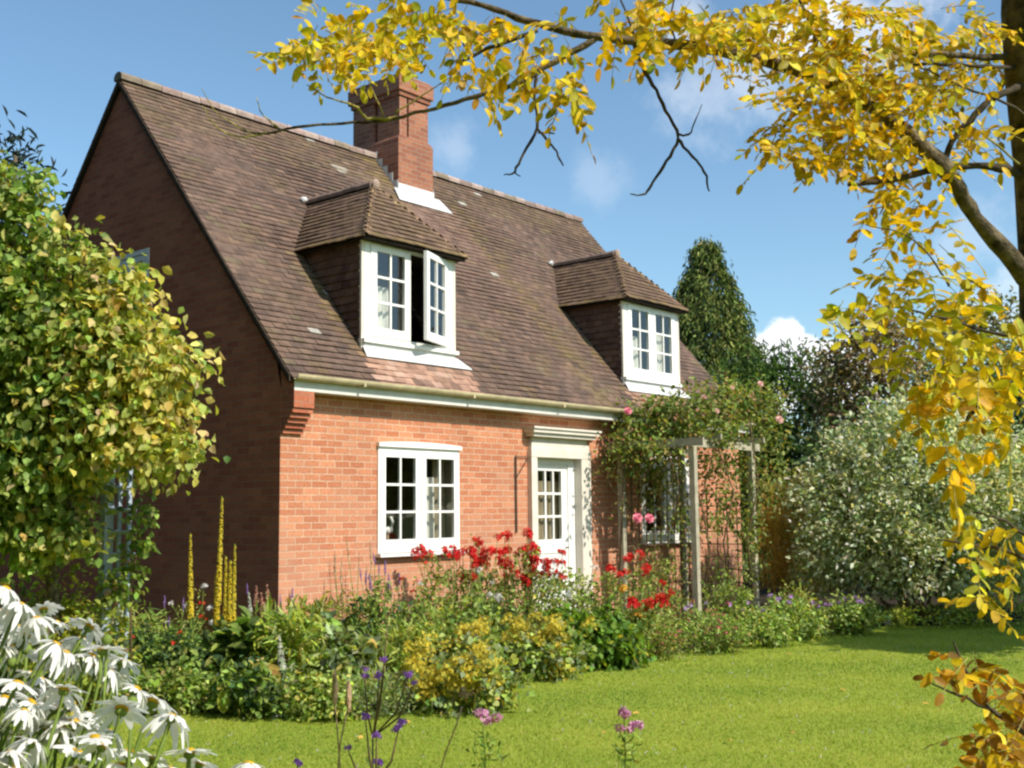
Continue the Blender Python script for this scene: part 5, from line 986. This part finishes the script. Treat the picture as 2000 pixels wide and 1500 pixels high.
branch([(1240, 85, 3.2), (1250, 120, 3.2), (1275, 165, 3.2), (1300, 215, 3.2), (1324, 268, 3.2), (1300, 315, 3.2), (1275, 355, 3.2), (1260, 378, 3.2), (1232, 380, 3.2)], [.0075, .006, .0052, .005, .005, .0042, .004, .0035, .0015], 'twig', 7); branch([(1324, 270, 3.2), (1352, 305, 3.2), (1375, 335, 3.2), (1385, 375, 3.2)], [.0045, .004, .0035, .002], 'twig', 6); branch([(1324, 264, 3.2), (1345, 262, 3.2), (1358, 235, 3.2), (1370, 205, 3.2)], [.004, .003, .002, .001], 'twig', 5)
branch([(2020, 360, 3.), (1980, 335, 2.98), (1925, 323, 2.95), (1850, 328, 2.93), (1770, 345, 2.9), (1700, 356, 2.9), (1655, 362, 2.9)], [.014, .011, .010, .009, .008, .007, .004], 'twig', 8)
branch([(2010, 108, 2.98), (1930, 112, 2.96), (1840, 106, 2.9), (1745, 102, 2.9), (1690, 95, 2.9)], [.012, .010, .008, .006, .004], 'bark', 7); branch([(2010, 132, 2.98), (1920, 130, 2.9), (1820, 124, 2.9), (1700, 135, 2.9)], [.008, .005, .004, .003], 'twig', 6)
branch([(1840, 325, 2.92), (1860, 275, 2.9), (1895, 235, 2.9), (1935, 195, 2.9), (2000, 165, 2.95)], [.008, .0075, .008, .009, .011], 'twig', 7); branch([(2030, 240, 2.95), (1960, 200, 2.9), (1880, 170, 2.9), (1800, 130, 2.9)], [.005, .004, .003, .002], 'twig', 5); branch([(1990, 320, 2.95), (1930, 270, 2.9), (1895, 245, 2.9)], [.003, .003, .002], 'lichen', 5)
branch([(1700, 180, 3.), (1660, 150, 3.), (1600, 120, 3.), (1590, 60, 3.), (1560, 0, 3.)], [.008, .007, .006, .005, .004], 'twig', 6); branch([(1600, 150, 3.), (1560, 205, 3.), (1530, 250, 3.), (1500, 262, 3.)], [.007, .005, .004, .002], 'bark', 6); branch([(1240, 70, 3.2), (1220, 20, 3.2), (1205, -20, 3.2)], [.004, .003, .002], 'twig', 5); branch([(1320, 85, 3.2), (1310, 30, 3.2), (1325, -20, 3.2)], [.003, .0025, .002], 'twig', 5)
branch([(2070, 795, 2.2), (1985, 790, 2.2), (1915, 795, 2.2), (1880, 830, 2.2)], [.008, .006, .005, .003], 'twig', 7); branch([(2060, 640, 2.4), (1960, 655, 2.4), (1850, 625, 2.4), (1760, 600, 2.4)], [.006, .004, .003, .0015], 'twig', 6); branch([(1855, 560, 2.4), (1815, 500, 2.4), (1760, 455, 2.4), (1690, 440, 2.4)], [.003, .002, .0015, .0008], 'twig', 5)
branch([(2060, 1110, 2.2), (1975, 1080, 2.2), (1900, 1065, 2.2), (1830, 1055, 2.2)], [.005, .004, .003, .0015], 'twig', 5); branch([(2060, 1080, 2.2), (1960, 1020, 2.2), (1900, 1000, 2.2)], [.005, .003, .0015], 'twig', 5)
branch([(2080, 1500, 2.1), (1985, 1420, 2.1), (1920, 1370, 2.1), (1880, 1290, 2.1), (1862, 1255, 2.1)], [.006, .005, .004, .003, .0015], 'twig', 6); branch([(1960, 1400, 2.1), (1890, 1365, 2.1), (1820, 1335, 2.1)], [.004, .003, .0015], 'twig', 5)
GOLD = [(5, (.76, .55, .012)), (4, (.68, .47, .012)), (3, (.80, .62, .03)), (2, (.55, .40, .015)), (1, (.50, .48, .03)), (.6, (.42, .25, .02))]
LEMON = [(4, (.62, .56, .03)), (3, (.70, .58, .03)), (2, (.46, .48, .04))]
GRG = [(3, (.46, .42, .03)), (3, (.56, .42, .02)), (2, (.28, .32, .03)), (1, (.66, .46, .02))]
SHADE_GOLD = [(4, (.36, .19, .012)), (3, (.52, .31, .012)), (3, (.25, .125, .012))]  # golden leaflets browned and darkened, their shade painted into the colour
def spray(regions, d, nleaf, L0, pal, hang=.5, face=.3, nl=(4, 8), size=.042, spine=True, sd=.22):
    """pinnate leaves: a curved rachis with leaflets in pairs and one at the tip"""
    P, T, NN, LL, b = [], [], [], [], MB(); wts = np.array([r[2]*r[3]*(r[4] if len(r) > 4 else 1) for r in regions], float); wts /= wts.sum()
    for _ in range(nleaf):
        rg = regions[rng.choice(len(regions), p=wts)]; q = rng.standard_normal(2)*.5; q = q/max(1, np.hypot(*q)); p = at(rg[0]+q[0]*rg[2], rg[1]+q[1]*rg[3], d+sd*rng.standard_normal())
        o = nrm(RT*rng.uniform(-.9, .9)+FW*rng.uniform(-.8, .6)+UP*rng.uniform(-.9, .5)-np.array([0, 0, hang*.5])); nn = nrm(np.array([0, 0, 1.])*(1-face)+face*rng.standard_normal(3)-FW*face*.8); s = nrm(np.cross(nn, o)); m = rng.integers(*nl); Lr = L0*rng.uniform(.7, 1.2); cur = []
        for j in range(m+1):
            f = (j+1)/(m+1); c = p+o*Lr*f-np.array([0, 0, hang*.35*Lr*f*f]); cur.append(c)
            for sg in ((-1, 1) if j < m else (0,)):
                if rng.random() < .13: continue
                dr = nrm(o*(.45 if sg else 1.)+s*sg*1.+.22*rng.standard_normal(3)-np.array([0, 0, hang*.45])); P.append(c); T.append(dr); NN.append(nrm(nn+.45*rng.standard_normal(3))); LL.append(size*rng.uniform(.72, 1.2)*(1-.2*abs(f-.5)))
        if spine: b.tube([p]+cur, .0009, 3)
    P, T, NN, LL = map(np.array, (P, T, NN, LL)); o = leaves('leaf_spray', P, T, NN, LL, LL*rng.uniform(.46, .58, len(LL)), M['gold'], rob, palette(len(P), pal, .16), T_OVAL)
    if spine: b.build('leaf_stalk', M['lichen'], o, uv=False)
    return o
spray([(640, 95, 85, 32), (750, 75, 85, 36), (700, 45, 80, 34), (585, 98, 35, 16), (800, 30, 55, 34), (840, 20, 30, 20), (620, 5, 16, 26, .5)], 3.3, 104, .095, GOLD+LEMON+LEMON[:1], .55, .5, (3, 7), .037)
spray([(905, 105, 50, 50), (985, 60, 70, 50), (890, 45, 45, 45), (1010, 150, 40, 30), (940, 165, 20, 25)], 3.22, 34, .13, GOLD+GRG, .6, .45, (3, 6), .040)
spray([(1110, 150, 45, 55), (1085, 100, 45, 40), (1150, 200, 12, 30, .5), (1060, 20, 60, 25)], 3.2, 20, .12, GOLD+GRG, .8, .4, (3, 6), .040)
spray([(1240, 30, 60, 35), (1330, 25, 70, 35), (1400, 60, 75, 50), (1300, 125, 20, 20, .4), (1180, 20, 40, 25, .6)], 3.15, 52, .12, GOLD+GRG, .5, .4, (3, 7), .040)
spray([(1540, 30, 110, 50), (1660, 60, 120, 75), (1780, 50, 100, 70), (1560, 130, 85, 60, .6), (1700, 160, 110, 60), (1830, 150, 90, 70, .8), (1900, 60, 60, 60, .8), (1450, 40, 50, 40, .8)], 3.0, 235, .105, GOLD+LEMON+[(5, (.48, .35, .015))], .5, .3, (4, 8), .0315, sd=.28)
spray([(1560, 240, 75, 50), (1640, 230, 80, 60), (1530, 280, 40, 30, .8), (1690, 280, 60, 40), (1600, 300, 60, 30), (1730, 230, 60, 50)], 2.95, 88, .10, GOLD+[(6, (.46, .34, .015))], .5, .25, (4, 7), .032)
spray([(1770, 320, 70, 45), (1850, 270, 70, 60, .6), (1730, 370, 40, 35), (1760, 400, 40, 40), (1930, 230, 50, 40, .5), (1960, 120, 30, 60, .5)], 3.0, 52, .11, GOLD, .6, .3, (3, 6), .036)
spray([(1790, 440, 60, 30, .6), (1760, 510, 50, 35), (1830, 540, 70, 40), (1900, 580, 60, 40), (1750, 560, 40, 30), (1860, 480, 40, 30, .5)], 2.4, 34, .11, GRG+GOLD[:1], .4, .15, (4, 7), .034)
spray([(1670, 606, 30, 8), (1740, 600, 40, 18), (1760, 640, 35, 20), (1830, 660, 60, 18), (1900, 665, 50, 18), (1960, 670, 40, 25)], 2.3, 30, .10, LEMON, .5, .6, (4, 8), .032, sd=.12)
spray([(1860, 700, 80, 50), (1930, 720, 70, 60), (1980, 700, 40, 60), (1850, 760, 70, 35), (1945, 780, 60, 35), (1830, 740, 40, 40), (1990, 770, 40, 40)], 2.2, 40, .09, GOLD+LEMON, .7, .5, (3, 7), .030, sd=.12)
spray([(1880, 845, 45, 18), (1950, 850, 50, 35), (1985, 870, 40, 30), (1760, 770, 6, 6, .4)], 2.0, 7, .10, GOLD[:3], .9, .6, (2, 5), .042, sd=.06)
spray([(1850, 1058, 35, 8), (1920, 1070, 40, 18), (1980, 1080, 40, 40), (1930, 1015, 40, 20), (1985, 1130, 30, 25), (1925, 1150, 20, 20, .6), (1985, 1000, 25, 15)], 2.2, 20, .085, GOLD+LEMON, .6, .5, (3, 6), .030, sd=.1)
spray([(1900, 1290, 35, 22), (1960, 1310, 40, 20), (1890, 1350, 45, 25), (1950, 1370, 45, 35), (1985, 1430, 40, 45), (1955, 1450, 40, 40), (1990, 1480, 40, 40), (1865, 1265, 10, 14), (1840, 1345, 14, 8, .6)], 2.1, 52, .085, SHADE_GOLD+GOLD[:1], .5, .3, (3, 6), .032, sd=.1)
